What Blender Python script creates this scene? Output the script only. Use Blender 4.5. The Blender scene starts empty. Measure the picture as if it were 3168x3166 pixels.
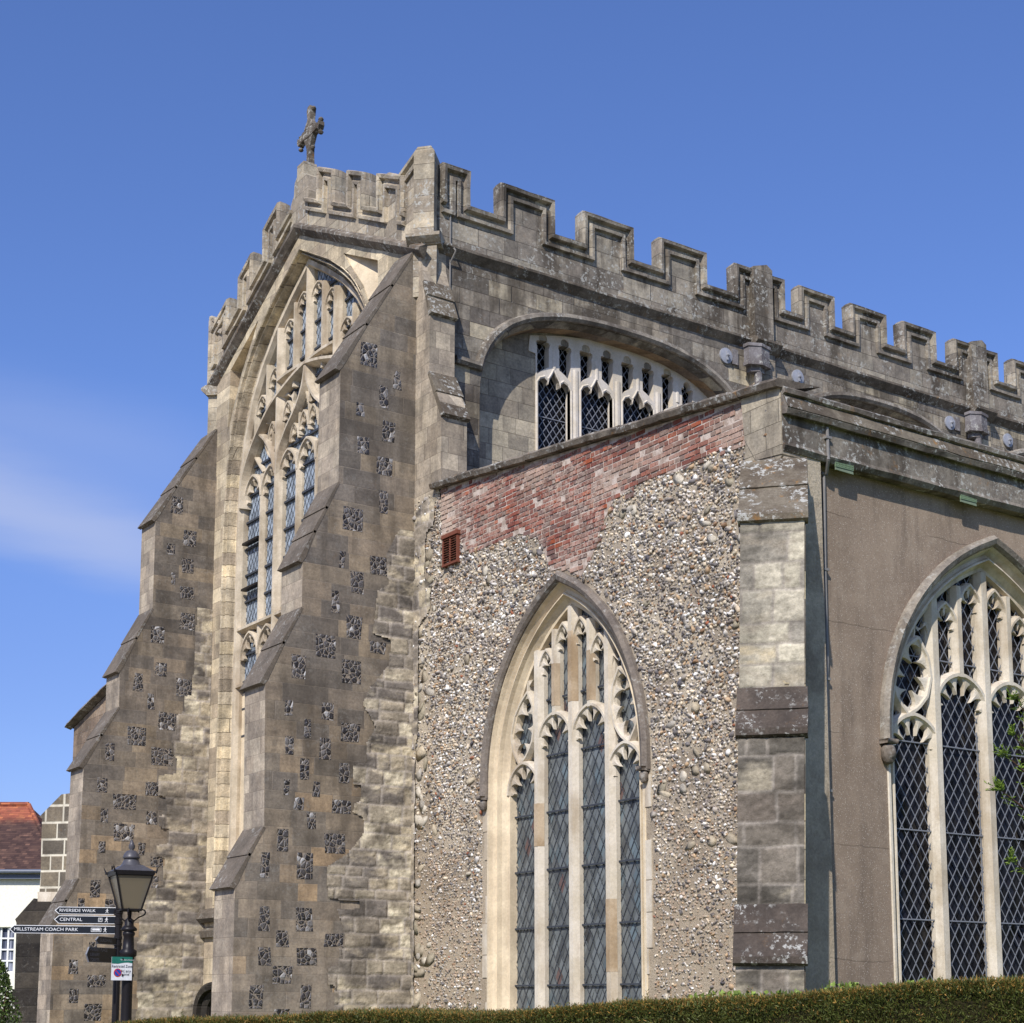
import bpy, bmesh, math, random
import numpy as np
from mathutils import Vector, Matrix, noise
from mathutils.geometry import delaunay_2d_cdt
random.seed(7); RNG = np.random.default_rng(7)
SC = bpy.context.scene
COL = SC.collection

# ------------------------------------------------------------ camera
# principal point of the uncropped photograph lies below the middle of the crop: vertical shift
F_PX, TH, AX = 4996.48, math.radians(8.2449), math.radians(55.391)
EYE = Vector((0, 0, 1.7))
FW = Vector((math.cos(AX)*math.cos(TH), math.sin(AX)*math.cos(TH), math.sin(TH)))
RT = Vector((math.sin(AX), -math.cos(AX), 0.0))
UP = RT.cross(FW)
cd = bpy.data.cameras.new("camera"); cam = bpy.data.objects.new("camera", cd); COL.objects.link(cam)
cd.sensor_fit = 'HORIZONTAL'; cd.sensor_width = 36.0
cd.lens = 36.0*F_PX/3168.0
cd.shift_y = (2376-1583)/3168.0
cd.clip_end = 2000; cd.clip_start = .1
cam.matrix_world = Matrix(((RT.x, UP.x, -FW.x, EYE.x), (RT.y, UP.y, -FW.y, EYE.y), (RT.z, UP.z, -FW.z, EYE.z), (0, 0, 0, 1)))
SC.camera = cam

# ------------------------------------------------------------ sky, sun, exposure
SUN = Vector((-.806*math.cos(math.radians(40)), -.592*math.cos(math.radians(40)), math.sin(math.radians(40))))
w = bpy.data.worlds.new("World"); SC.world = w; w.use_nodes = True
nt = w.node_tree; bg = nt.nodes['Background']
sky = nt.nodes.new('ShaderNodeTexSky'); sky.sky_type = 'NISHITA'; sky.sun_disc = False
sky.sun_elevation = math.radians(40); sky.sun_rotation = math.atan2(SUN.x, SUN.y)
sky.air_density = 1.0; sky.dust_density = 0.35; sky.ozone_density = 3.5; sky.altitude = 50
geo = nt.nodes.new('ShaderNodeTexCoord')
# thin cirrus low in the western sky, mixed by direction
mp = nt.nodes.new('ShaderNodeMapping'); mp.inputs['Rotation'].default_value = (0, 0, math.radians(-20)); mp.inputs['Scale'].default_value = (1.6, 1.6, 9)
ns = nt.nodes.new('ShaderNodeTexNoise'); ns.inputs['Scale'].default_value = 1.6; ns.inputs['Detail'].default_value = 7; ns.inputs['Roughness'].default_value = .55
rp = nt.nodes.new('ShaderNodeValToRGB'); rp.color_ramp.elements[0].position = .36; rp.color_ramp.elements[1].position = .62
rp.color_ramp.elements[0].color = (0, 0, 0, 1); rp.color_ramp.elements[1].color = (.62, .62, .62, 1)
mx = nt.nodes.new('ShaderNodeMixRGB'); mx.inputs['Color2'].default_value = (4.2, 4.8, 6.9, 1)
# fade of the cloud away from its bank
dp = nt.nodes.new('ShaderNodeVectorMath'); dp.operation = 'DOT_PRODUCT'
bd = (FW*F_PX + RT*(60-1584) - UP*(1580-2376)).normalized(); dp.inputs[1].default_value = bd
mr = nt.nodes.new('ShaderNodeMapRange'); mr.inputs['From Min'].default_value = math.cos(math.radians(9)); mr.inputs['From Max'].default_value = math.cos(math.radians(1.0)); mr.inputs['To Max'].default_value = .62
mr.interpolation_type = 'SMOOTHSTEP'
ml = nt.nodes.new('ShaderNodeMath'); ml.operation = 'MULTIPLY'
tint = nt.nodes.new('ShaderNodeMixRGB'); tint.blend_type = 'MULTIPLY'; tint.inputs['Fac'].default_value = 1; tint.inputs['Color2'].default_value = (.97, 1.13, 1.60, 1)
L = nt.links.new
L(geo.outputs['Generated'], mp.inputs['Vector']); L(mp.outputs[0], ns.inputs['Vector']); L(ns.outputs['Fac'], rp.inputs['Fac'])
def band(p0, p1, wd, off=0.):
    r0 = (FW*F_PX + RT*(p0[0]-1584) - UP*(p0[1]-2376)).normalized(); r1 = (FW*F_PX + RT*(p1[0]-1584) - UP*(p1[1]-2376)).normalized()
    d = nt.nodes.new('ShaderNodeVectorMath'); d.operation = 'DOT_PRODUCT'; d.inputs[1].default_value = r0.cross(r1).normalized(); L(geo.outputs['Generated'], d.inputs[0])
    w1 = nt.nodes.new('ShaderNodeMath'); w1.operation = 'MULTIPLY_ADD'; L(ns.outputs['Fac'], w1.inputs[0]); w1.inputs[1].default_value = .075; L(d.outputs['Value'], w1.inputs[2])
    s_ = nt.nodes.new('ShaderNodeMath'); s_.operation = 'SUBTRACT'; L(w1.outputs[0], s_.inputs[0]); s_.inputs[1].default_value = .0375
    a_ = nt.nodes.new('ShaderNodeMath'); a_.operation = 'ABSOLUTE'; L(s_.outputs[0], a_.inputs[0])
    m_ = nt.nodes.new('ShaderNodeMapRange'); m_.interpolation_type = 'SMOOTHSTEP'; m_.inputs['From Min'].default_value = wd; m_.inputs['From Max'].default_value = 0.; L(a_.outputs[0], m_.inputs['Value']); return m_.outputs['Result']
L(geo.outputs['Generated'], dp.inputs[0]); L(dp.outputs['Value'], mr.inputs['Value'])
b1_, b2_ = band((0, 1545), (540, 1690), .040), band((0, 1290), (560, 1400), .05)
bb = nt.nodes.new('ShaderNodeMath'); bb.operation = 'MULTIPLY_ADD'; L(b2_, bb.inputs[0]); bb.inputs[1].default_value = .35; L(b1_, bb.inputs[2])
L(bb.outputs[0], ml.inputs[0]); L(mr.outputs['Result'], ml.inputs[1]); L(ml.outputs[0], mx.inputs['Fac'])
sx_ = nt.nodes.new('ShaderNodeSeparateXYZ'); L(geo.outputs['Generated'], sx_.inputs[0])
gr = nt.nodes.new('ShaderNodeValToRGB'); gr.color_ramp.interpolation = 'EASE'
for e_, (p_, c_) in zip([gr.color_ramp.elements[0], gr.color_ramp.elements[1], gr.color_ramp.elements.new(.16), gr.color_ramp.elements.new(.36)], ((0., (.66, .58, .60, 1)), (1., (1.0, 1.0, 1.0, 1)), (.16, (.80, .72, .73, 1)), (.36, (.94, .90, .90, 1)))): e_.position = p_; e_.color = c_
g2 = nt.nodes.new('ShaderNodeMixRGB'); g2.blend_type = 'MULTIPLY'; g2.inputs['Fac'].default_value = 1
L(sx_.outputs[2], gr.inputs['Fac']); L(sky.outputs[0], tint.inputs['Color1']); L(tint.outputs[0], g2.inputs['Color1']); L(gr.outputs['Color'], g2.inputs['Color2']); L(g2.outputs[0], mx.inputs['Color1']); L(mx.outputs[0], bg.inputs['Color'])
bg.inputs['Strength'].default_value = 0.12
sl = bpy.data.lights.new("sun", 'SUN'); sl.energy = 4.8; sl.angle = math.radians(.5); sl.color = (1, .957, .915)
so = bpy.data.objects.new("sun", sl); COL.objects.link(so); so.rotation_euler = SUN.to_track_quat('Z', 'Y').to_euler()
SC.view_settings.view_transform = 'Standard'; SC.view_settings.look = 'None'; SC.view_settings.exposure = 0.0; SC.view_settings.gamma = 1
SC.render.resolution_x = 1024; SC.render.resolution_y = 1023

# ------------------------------------------------------------ measuring helpers: where a sight line meets a real wall plane
def ray(px, py): return FW*F_PX + RT*(px-1584) - UP*(py-2376)
def hit(px, py, n, d):
    n = Vector(n); r = ray(px, py); t = (d-EYE.dot(n))/r.dot(n); return EYE+r*t
def onX(px, py, x): p = hit(px, py, (1, 0, 0), x); return (p.y, p.z)
def onY(px, py, y): p = hit(px, py, (0, 1, 0), y); return (p.x, p.z)
def atD(px, py, D): r = ray(px, py); return EYE + r*(D/F_PX)

# ------------------------------------------------------------ materials
def lin(c): c = c/255.; return c/12.92 if c <= .04045 else ((c+.055)/1.055)**2.4
def A(r, g, b, k=1.0): return (min(.9, lin(r)*k), min(.9, lin(g)*k), min(.9, lin(b)*k), 1)
class NB:
    def __init__(s, name, rough=.9, spec=.2):
        s.m = bpy.data.materials.new(name); s.m.use_nodes = True; s.nt = s.m.node_tree
        s.p = s.nt.nodes['Principled BSDF']; s.p.inputs['Roughness'].default_value = rough
        s.p.inputs['Specular IOR Level'].default_value = spec
        g = s.nt.nodes.new('ShaderNodeNewGeometry'); s.pos = g.outputs['Position']
        sp = s.nt.nodes.new('ShaderNodeSeparateXYZ'); s.nt.links.new(s.pos, sp.inputs[0]); s.x, s.y, s.z = sp.outputs
    def put(s, sock, v):
        if isinstance(v, bpy.types.NodeSocket): s.nt.links.new(v, sock)
        else: sock.default_value = v
    def M(s, op, a, b=0., c=0.):
        n = s.nt.nodes.new('ShaderNodeMath'); n.operation = op; s.put(n.inputs[0], a); s.put(n.inputs[1], b)
        if op in ('MULTIPLY_ADD', 'SMOOTH_MIN', 'WRAP', 'COMPARE'): s.put(n.inputs[2], c)
        return n.outputs[0]
    def vec(s, x, y, z=0.):
        n = s.nt.nodes.new('ShaderNodeCombineXYZ'); s.put(n.inputs[0], x); s.put(n.inputs[1], y); s.put(n.inputs[2], z); return n.outputs[0]
    def scale(s, v, sc):
        n = s.nt.nodes.new('ShaderNodeVectorMath'); n.operation = 'MULTIPLY'; s.put(n.inputs[0], v); n.inputs[1].default_value = sc; return n.outputs[0]
    def noise(s, sc, det=3, ro=.55, v=None, col=False):
        n = s.nt.nodes.new('ShaderNodeTexNoise'); n.inputs['Scale'].default_value = sc; n.inputs['Detail'].default_value = det; n.inputs['Roughness'].default_value = ro
        s.put(n.inputs['Vector'], v if v is not None else s.pos); return n.outputs['Color' if col else 'Fac']
    def voro(s, sc, v=None, feat='F1', out='Distance', rnd=1.0):
        n = s.nt.nodes.new('ShaderNodeTexVoronoi'); n.feature = feat; n.inputs['Scale'].default_value = sc; n.inputs['Randomness'].default_value = rnd
        s.put(n.inputs['Vector'], v if v is not None else s.pos); return n.outputs[out]
    def white(s, v, out='Value'):
        n = s.nt.nodes.new('ShaderNodeTexWhiteNoise'); n.noise_dimensions = '3D'; s.put(n.inputs['Vector'], v); return n.outputs[out]
    def ramp(s, f, stops, interp='LINEAR'):
        n = s.nt.nodes.new('ShaderNodeValToRGB'); cr = n.color_ramp; cr.interpolation = interp
        while len(cr.elements) < len(stops): cr.elements.new(.5)
        for e, (p, c) in zip(cr.elements, stops): e.position = p; e.color = c if len(c) == 4 else (*c, 1)
        s.put(n.inputs['Fac'], f); return n.outputs['Color']
    def step(s, v, a, b):
        n = s.nt.nodes.new('ShaderNodeMapRange'); n.interpolation_type = 'SMOOTHSTEP'; s.put(n.inputs['Value'], v); n.inputs['From Min'].default_value = a; n.inputs['From Max'].default_value = b; return n.outputs['Result']
    def mix(s, f, a, b, mode='MIX'):
        n = s.nt.nodes.new('ShaderNodeMixRGB'); n.blend_type = mode; s.put(n.inputs['Fac'], f); s.put(n.inputs['Color1'], a); s.put(n.inputs['Color2'], b); return n.outputs[0]
    def attr(s, name='Col'):
        n = s.nt.nodes.new('ShaderNodeAttribute'); n.attribute_name = name; return n.outputs['Color']
    def bump(s, h, strength=.5, dist=.02, prev=None):
        n = s.nt.nodes.new('ShaderNodeBump'); n.inputs['Strength'].default_value = strength; n.inputs['Distance'].default_value = dist
        s.put(n.inputs['Height'], h)
        if prev is not None: s.nt.links.new(prev, n.inputs['Normal'])
        return n.outputs['Normal']
    def out(s, col, nrm=None):
        s.put(s.p.inputs['Base Color'], col)
        if nrm is not None: s.nt.links.new(nrm, s.p.inputs['Normal'])
        return s.m

def weather(b, col, lichen=.3, dark=.35, orange=.1, darkcol=A(70, 62, 52), seed=0.):
    """stains with shapes of their own: soot patches, rain streaks, white and orange lichen"""
    o = b.vec(seed, seed*1.7, seed*.6)
    n = b.nt.nodes.new('ShaderNodeVectorMath'); n.operation = 'ADD'; b.put(n.inputs[0], b.pos); b.put(n.inputs[1], o); P = n.outputs[0]
    big = b.noise(.55, 5, .62, P); streak = b.noise(1.0, 5, .6, b.scale(P, (3.2, 3.2, .45)))
    s1 = b.M('MULTIPLY', b.step(b.M('ADD', b.M('MULTIPLY', big, .55), b.M('MULTIPLY', streak, .45)), .46, .60), dark)
    col = b.mix(s1, col, darkcol)
    if lichen > 0:
        gate = b.step(b.noise(1.7, 5, .65, P), .42, .62)
        sp = b.step(b.noise(11, 6, .75, P), .53, .60)
        dots = b.M('MULTIPLY', b.step(b.voro(8, P), .20, .12), b.step(b.white(b.voro(8, P, out='Color')), .55, .6))
        f = b.M('MULTIPLY', b.M('MAXIMUM', b.M('MULTIPLY', sp, gate), b.M('MULTIPLY', dots, b.M('MULTIPLY', gate, .8))), lichen*2.2)
        col = b.mix(b.M('MINIMUM', f, .85), col, A(176, 174, 164))
    if orange > 0:
        f = b.M('MULTIPLY', b.step(b.noise(4.5, 5, .7, P), .60, .70), orange*2)
        col = b.mix(b.M('MINIMUM', f, .8), col, A(150, 105, 45))
    return col

def ashlar(name, h=.33, Lb=.62, cols=None, joint=A(120, 108, 92), jw=.008, lichen=.2, dark=.35, orange=.05, bump=.6, diag=False, var=.35, seed=0., rough_amt=1.0, low=None):
    b = NB(name)
    u = b.M('SUBTRACT', b.x, b.y) if diag else b.M('ADD', b.x, b.y)
    if diag: u = b.M('MULTIPLY', u, .7071)
    zz = b.M('ADD', b.M('DIVIDE', b.z, h), b.M('MULTIPLY', b.noise(1.0, 0, 0, b.vec(seed, b.M('MULTIPLY', b.z, .8/h*.33), .0)), 1.1*var))
    row = b.M('FLOOR', zz); fz = b.M('SUBTRACT', zz, row)
    rr = b.white(b.vec(row, seed+3.1, 1.7))
    uu = b.M('ADD', b.M('MULTIPLY', b.M('DIVIDE', u, Lb), b.M('ADD', .75, b.M('MULTIPLY', rr, .6))), b.M('MULTIPLY', rr, 17.3))
    uu = b.M('ADD', uu, b.M('MULTIPLY', b.noise(.9, 0, 0, b.vec(uu, b.M('MULTIPLY', row, 5.3), seed)), 1.1))
    cl = b.M('FLOOR', uu); fu = b.M('SUBTRACT', uu, cl)
    idv = b.vec(cl, row, seed)
    r1 = b.white(idv)
    du = b.M('MULTIPLY', b.M('MINIMUM', fu, b.M('SUBTRACT', 1., fu)), Lb); dz = b.M('MULTIPLY', b.M('MINIMUM', fz, b.M('SUBTRACT', 1., fz)), h)
    wob = b.M('MULTIPLY', b.noise(9, 3, .6), .012)
    d = b.M('ADD', b.M('MINIMUM', du, dz), b.M('SUBTRACT', wob, .006))
    jm = b.step(d, jw, jw*.35)
    n = len(cols)
    c = b.ramp(r1, [((i+.0)/n, cols[i]) for i in range(n)], 'CONSTANT')
    if low: c = b.mix(b.step(b.M('ADD', b.z, b.M('MULTIPLY', r1, 2.)), low[1]+2.2, low[1]-1.0), c, b.ramp(r1, [((i+.0)/n, low[0][i]) for i in range(n)], 'CONSTANT'))
    r2 = b.white(b.vec(cl, row, seed+9))
    c = b.mix(1., c, b.ramp(r2, [(0, (.82, .82, .82)), (1, (1.16, 1.15, 1.13))]), 'MULTIPLY')
    fine = b.noise(22, 5, .7); mid = b.noise(3.2, 5, .62)
    bed = b.noise(1., 4, .6, b.scale(b.pos, (1.6, 1.6, 14)))
    c = b.mix(1., c, b.ramp(fine, [(.3, (.74, .73, .72)), (.7, (1.24, 1.23, 1.22))]), 'MULTIPLY')
    c = b.mix(1., c, b.ramp(mid, [(.32, (.72, .72, .73)), (.68, (1.24, 1.22, 1.18))]), 'MULTIPLY')
    c = b.mix(.6, c, b.ramp(bed, [(.3, (.85, .85, .85)), (.7, (1.12, 1.12, 1.1))]), 'MULTIPLY')
    c = b.mix(b.M('MULTIPLY', jm, .8), c, joint)
    c = weather(b, c, lichen, dark, orange, seed=seed)
    hgt = b.M('SUBTRACT', b.M('ADD', b.M('MULTIPLY', fine, .25*rough_amt), b.M('ADD', b.M('MULTIPLY', mid, .7*rough_amt), b.M('MULTIPLY', r1, .15))), b.M('MULTIPLY', jm, .5))
    return b.out(c, b.bump(hgt, bump, .03))

def stone(name, col, col2, lichen=.2, dark=.3, orange=.05, bump=.5, seed=0., sc=1., darkcol=A(70, 62, 52)):
    b = NB(name)
    m = b.noise(2.2*sc, 6, .65); f = b.noise(26*sc, 5, .7)
    c = b.mix(b.step(m, .35, .65), col, col2)
    c = b.mix(1., c, b.ramp(f, [(.3, (.72, .71, .70)) if lichen > .05 else (.3, (.87, .87, .86)), (.7, (1.26, 1.25, 1.24)) if lichen > .05 else (.7, (1.10, 1.10, 1.09))]), 'MULTIPLY')
    c = weather(b, c, lichen, dark, orange, darkcol, seed)
    return b.out(c, b.bump(b.M('ADD', b.M('MULTIPLY', m, .6), b.M('MULTIPLY', f, .3)), bump, .03))

M = {}
M['butt_side'] = ashlar('buttress_side_stone', .315, .74, [A(130, 120, 107), A(118, 110, 100), A(136, 125, 109), A(112, 105, 96), A(142, 129, 110), A(126, 117, 104), A(134, 122, 106), A(116, 109, 100)], A(142, 130, 114), .006, .06, .5, .03, .45, seed=1, low=([A(150, 137, 119), A(134, 125, 112), A(172, 149, 119), A(144, 132, 116), A(150, 138, 121), A(130, 122, 111), A(164, 146, 122), A(146, 135, 120)], 5.6))
M['butt_front'] = ashlar('buttress_front_stone', .315, .42, [A(170, 158, 140), A(160, 148, 131), A(176, 164, 144), A(152, 141, 125), A(164, 151, 132)], A(134, 122, 106), .007, .05, .35, .02, .35, seed=1)
M['weathering'] = stone('weathering_slab_stone', A(114, 104, 91), A(97, 89, 78), .22, .3, .04, .4, seed=2)
M['nave'] = ashlar('clerestory_stone', .32, .6, [A(152, 144, 130), A(134, 126, 114), A(166, 156, 138), A(116, 110, 101), A(180, 169, 146), A(142, 133, 119), A(122, 115, 106)], A(104, 96, 85), .010, .22, .8, .05, .8, seed=4, rough_amt=1.3)
M['parapet'] = ashlar('parapet_stone', .34, .7, [A(146, 138, 125), A(134, 126, 115), A(156, 148, 133), A(124, 117, 107)], A(94, 87, 78), .009, .55, .85, .06, .7, seed=5)
M['gable_par'] = ashlar('gable_parapet_stone', .32, .5, [A(172, 162, 142), A(158, 147, 130), A(182, 170, 148), A(150, 140, 124)], A(120, 110, 96), .008, .48, .30, .12, .7, seed=6)
M['coping'] = stone('lichened_coping_stone', A(128, 118, 104), A(88, 80, 70), .6, .6, .22, .8, seed=7)
M['ledge_dark'] = stone('dark_weathered_ledge', A(92, 82, 72), A(72, 65, 58), .42, .4, .06, .9, seed=29, darkcol=A(58, 50, 44))
M['stained'] = stone('brown_stained_stone', A(160, 137, 107), A(186, 166, 138), 0, .5, 0, .3, seed=30, darkcol=A(110, 92, 70))
M['aisle_par'] = stone('aisle_parapet_stone', A(136, 128, 115), A(98, 90, 81), .75, .8, .16, .8, seed=8)
M['weath_lichen'] = stone('lichen_covered_weathering', A(94, 84, 70), A(120, 111, 95), 1.3, .5, .26, .9, seed=9, darkcol=A(60, 51, 43))
M['gable'] = ashlar('gable_stone', .34, .6, [A(196, 182, 154), A(182, 168, 142), A(204, 190, 162), A(170, 156, 134)], A(150, 136, 114), .007, .06, .30, .03, .6, seed=10)
M['cream'] = stone('cream_jamb_stone', A(226, 208, 176), A(206, 188, 158), .03, .25, .0, .5, seed=11, darkcol=A(120, 104, 84))
M['jamb_worn'] = ashlar('worn_jamb_stone', .30, 3.0, [A(214, 200, 172), A(190, 176, 150), A(222, 206, 172), A(178, 164, 142)], A(130, 116, 96), .009, .05, .5, .02, 1.0, seed=12, rough_amt=1.8)
M['tracery'] = stone('tracery_stone', A(212, 197, 172), A(182, 168, 144), .04, .6, .0, .4, seed=13, darkcol=A(128, 108, 84))
M['mull'] = stone('mullion_stone', A(214, 203, 184), A(198, 186, 164), .02, .5, .0, .35, seed=14, darkcol=A(142, 120, 90))
M['white_plate'] = stone('new_white_tracery_stone', A(214, 204, 190), A(200, 188, 168), .0, .12, .0, .25, seed=15, darkcol=A(160, 142, 116))
M['recess'] = ashlar('recess_stone', .33, .55, [A(170, 160, 140), A(154, 145, 128), A(178, 168, 146), A(140, 131, 116)], A(120, 110, 94), .008, .05, .35, .02, .7, seed=16)
M['soffit'] = ashlar('soffit_stone', 9.0, .5, [A(156, 132, 104), A(128, 112, 94), A(172, 148, 118), A(140, 126, 112)], A(100, 88, 72), .006, .0, .3, .02, .5, seed=17)
M['hood'] = stone('hood_mould_stone', A(128, 118, 106), A(104, 96, 88), .25, .35, .04, .7, seed=18)
M['hood_pale'] = stone('pale_hood_stone', A(156, 147, 132), A(118, 110, 100), .35, .6, .02, .7, seed=19)
M['diag'] = ashlar('corner_buttress_stone', .36, .55, [A(178, 166, 140), A(120, 111, 98), A(150, 140, 122), A(104, 95, 84), A(190, 176, 144)], A(118, 108, 92), .01, .12, .4, .04, .9, diag=True, seed=20, rough_amt=1.6)
M['dark_quoin'] = ashlar('near_black_stone', .42, .6, [A(56, 52, 47), A(46, 43, 40), A(66, 61, 54), A(52, 48, 44)], A(58, 54, 48), .02, .04, .3, .02, .8, seed=21)  # near-black blocks for the far buttress base and the doorway arch
M['pointed_quoin'] = ashlar('repointed_dark_stone', .44, .62, [A(122, 113, 98), A(104, 97, 86), A(132, 122, 104), A(98, 92, 82)], A(236, 228, 204), .045, .1, .35, .06, .8, diag=True, seed=22)
M['lead'] = stone('lead_sheet', A(132, 128, 128), A(104, 98, 96), .5, .2, .0, .2, seed=23)

def m_render():
    b = NB('brown_pebble_render')
    m = b.noise(.7, 6, .62); f = b.noise(40, 4, .7)
    c = b.mix(b.step(m, .36, .64), A(136, 119, 101), A(154, 136, 116))
    c = b.mix(b.step(b.noise(1.0, 5, .6, b.scale(b.pos, (1.8, 1.8, .35))), .5, .72), c, A(120, 105, 90))
    c = b.mix(b.M('MULTIPLY', b.step(b.noise(2.3, 5, .65), .54, .66), .3), c, A(166, 150, 130))
    c = b.mix(b.M('MULTIPLY', b.step(b.noise(1.0, 4, .6, b.scale(b.pos, (4.5, 4.5, .25))), .56, .68), .28), c, A(100, 88, 76))
    pv = b.voro(52); pc = b.white(b.voro(52, out='Color'))
    peb = b.M('MULTIPLY', b.step(pv, .42, .3), b.step(pc, .45, .5))
    c = b.mix(b.M('MULTIPLY', peb, .62), c, b.ramp(pc, [(.45, A(96, 84, 72)), (.7, A(170, 154, 134)), (1, A(206, 194, 178))]))
    c = b.mix(1., c, b.ramp(f, [(.25, (.85, .85, .85)), (.75, (1.13, 1.13, 1.13))]), 'MULTIPLY')
    # hairline cracks between day-work joints
    ck = b.M('ABSOLUTE', b.M('SUBTRACT', b.M('FRACT', b.M('ADD', b.M('DIVIDE', b.z, 1.55), b.M('MULTIPLY', b.noise(1.3, 4, .6), .09))), .5))
    ckm = b.M('MULTIPLY', b.step(ck, .006, .002), b.step(b.noise(.6, 2), .42, .52))
    c = b.mix(b.M('MULTIPLY', ckm, .5), c, A(70, 60, 50))
    h = b.M('ADD', b.M('MULTIPLY', peb, .5), b.M('MULTIPLY', f, .4))
    return b.out(c, b.bump(b.M('ADD', h, b.M('MULTIPLY', m, 1.5)), .5, .012))
M['render'] = m_render()

def m_mortar():
    b = NB('flint_wall_mortar')
    m = b.noise(1.1, 6, .65); f = b.noise(30, 5, .75)
    c = b.mix(b.step(m, .38, .62), A(194, 180, 156), A(154, 140, 120))
    lo = b.step(b.M('ADD', b.z, b.M('MULTIPLY', m, 1.5)), 5.5, 3.6)
    c = b.mix(b.M('MULTIPLY', lo, .6), c, A(174, 157, 132))
    c = b.mix(1., c, b.ramp(f, [(.2, (.6, .6, .6)), (.8, (1.3, 1.28, 1.25))]), 'MULTIPLY')
    return b.out(c, b.bump(b.M('ADD', f, b.M('MULTIPLY', m, .6)), .9, .03))
M['mortar'] = m_mortar()

def m_attr(name, fine=18, amt=.2, bump=.4, rough=.85, spec=.3, white=0., dist=.01):
    b = NB(name, rough, spec)
    c = b.attr(); f = b.noise(fine, 4, .7)
    c = b.mix(1., c, b.ramp(f, [(.3, (1-amt,)*3), (.7, (1+amt,)*3)]), 'MULTIPLY')
    if name == 'flint_stones':
        big = b.noise(.8, 5, .65); c = b.mix(b.M('MULTIPLY', b.step(big, .46, .62), .22), c, A(164, 146, 126)); c = b.mix(1., c, b.ramp(b.noise(1.9, 5, .7), [(.35, (.80, .79, .78)), (.65, (1.28, 1.26, 1.24))]), 'MULTIPLY')
    if white > 0:
        g = b.M('MULTIPLY', b.step(b.noise(1.3, 5, .66), .42, .60), b.step(b.noise(16, 5, .75), .40, .60))
        c = b.mix(b.M('MULTIPLY', g, white), c, A(212, 194, 174))
        g2 = b.step(b.noise(2.6, 5, .7), .46, .62); c = b.mix(b.M('MULTIPLY', g2, .6), c, A(116, 96, 84))
    return b.out(c, b.bump(f, bump, dist))
M['flints'] = m_attr('flint_stones', 30, .25, .4, .7, .25)
M['blocks'] = m_attr('rough_masonry', 24, .22, .8, .95, .1, dist=.015)
M['bricks'] = m_attr('old_red_brick', 30, .3, .6, .95, .1, white=.55)

def m_flush():
    b = NB('knapped_flint_panel', .45, .5)
    v = b.scale(b.pos, (1, 1, .85))
    e = b.voro(11.5, v, 'DISTANCE_TO_EDGE'); cc = b.voro(11.5, v, out='Color'); r = b.white(cc)
    c = b.ramp(r, [(0, A(34, 32, 34)), (.45, A(56, 53, 54)), (.78, A(84, 80, 78)), (.92, A(120, 116, 112)), (1, A(176, 174, 170))])
    c = b.mix(b.M('MULTIPLY', b.step(b.noise(35, 3), .55, .68), .5), c, A(170, 168, 162))
    mo = b.step(e, .065, .025)
    c = b.mix(mo, c, A(140, 128, 112))
    h = b.M('MINIMUM', e, .25)
    return b.out(c, b.bump(b.M('ADD', b.M('MULTIPLY', h, 3.), b.M('MULTIPLY', b.noise(20, 2), .6)), .9, .02))
M['flush'] = m_flush()

def glass(name, col, rough=.06, var=.5, spec=.5):
    b = NB(name, rough, spec)
    a = b.attr('Col')
    c = b.mix(1., col, a, 'MULTIPLY')
    return b.out(c, b.bump(b.noise(9, 2, .5), .12, .01))
M['glass_grey'] = glass('grey_leaded_glass', A(104, 108, 106), .3, spec=.5)
M['glass_dark'] = glass('dark_church_glass', A(26, 24, 26), .25, spec=.2)
M['glass_sky'] = glass('gable_window_glass', A(146, 156, 164), .45, spec=.35)
def plain(name, col, rough=.5, spec=.5, metal=0., bump=0.):
    b = NB(name, rough, spec); b.p.inputs['Metallic'].default_value = metal
    f = b.noise(14, 4, .6)
    c = b.mix(1., col, b.ramp(f, [(.25, (.85,)*3), (.75, (1.12,)*3)]), 'MULTIPLY')
    return b.out(c, b.bump(f, bump, .005) if bump else None)
M['zinc'] = plain('dull_zinc', A(150, 152, 158), .5, .5, bump=.2)
M['lead_dark'] = plain('dark_leading', A(56, 60, 66), .6)
M['grille'] = plain('grey_wire_grille', A(122, 124, 128), .5, .4)
M['iron'] = plain('black_painted_iron', A(30, 27, 27), .4, .22)
M['iron_roof'] = plain('lantern_grey_paint', A(78, 76, 78), .4, .35)
M['sign_black'] = plain('sign_black_paint', A(22, 26, 32), .4, .4)
M['white_paint'] = plain('white_paint', A(228, 228, 224), .5, .3)
M['sign_green'] = plain('sign_green', A(30, 110, 92), .5)
M['sign_blue'] = plain('sign_blue', A(30, 70, 160), .5)
M['sign_red'] = plain('sign_red', A(190, 40, 45), .5)
M['verdigris'] = plain('green_vent_grille', A(112, 132, 102), .6, .3)
M['pipe_grey'] = plain('grey_conduit', A(128, 124, 118), .5, .4)
M['terracotta'] = plain('terracotta_louvre', A(118, 70, 54), .8, .2, bump=.4)
M['dark'] = plain('dark_void', A(18, 16, 16), .9, .1)
M['lamp_glass'] = NB('frosted_lantern_glass', .3, .5).m
_p = M['lamp_glass'].node_tree.nodes['Principled BSDF']; _p.inputs['Base Color'].default_value = A(150, 138, 112); _p.inputs['Transmission Weight'].default_value = .55
M['house_white'] = plain('cream_house_wall', A(238, 234, 214), .9, .1, bump=.2)
M['gutter'] = plain('grey_gutter', A(90, 98, 112), .5)

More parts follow.
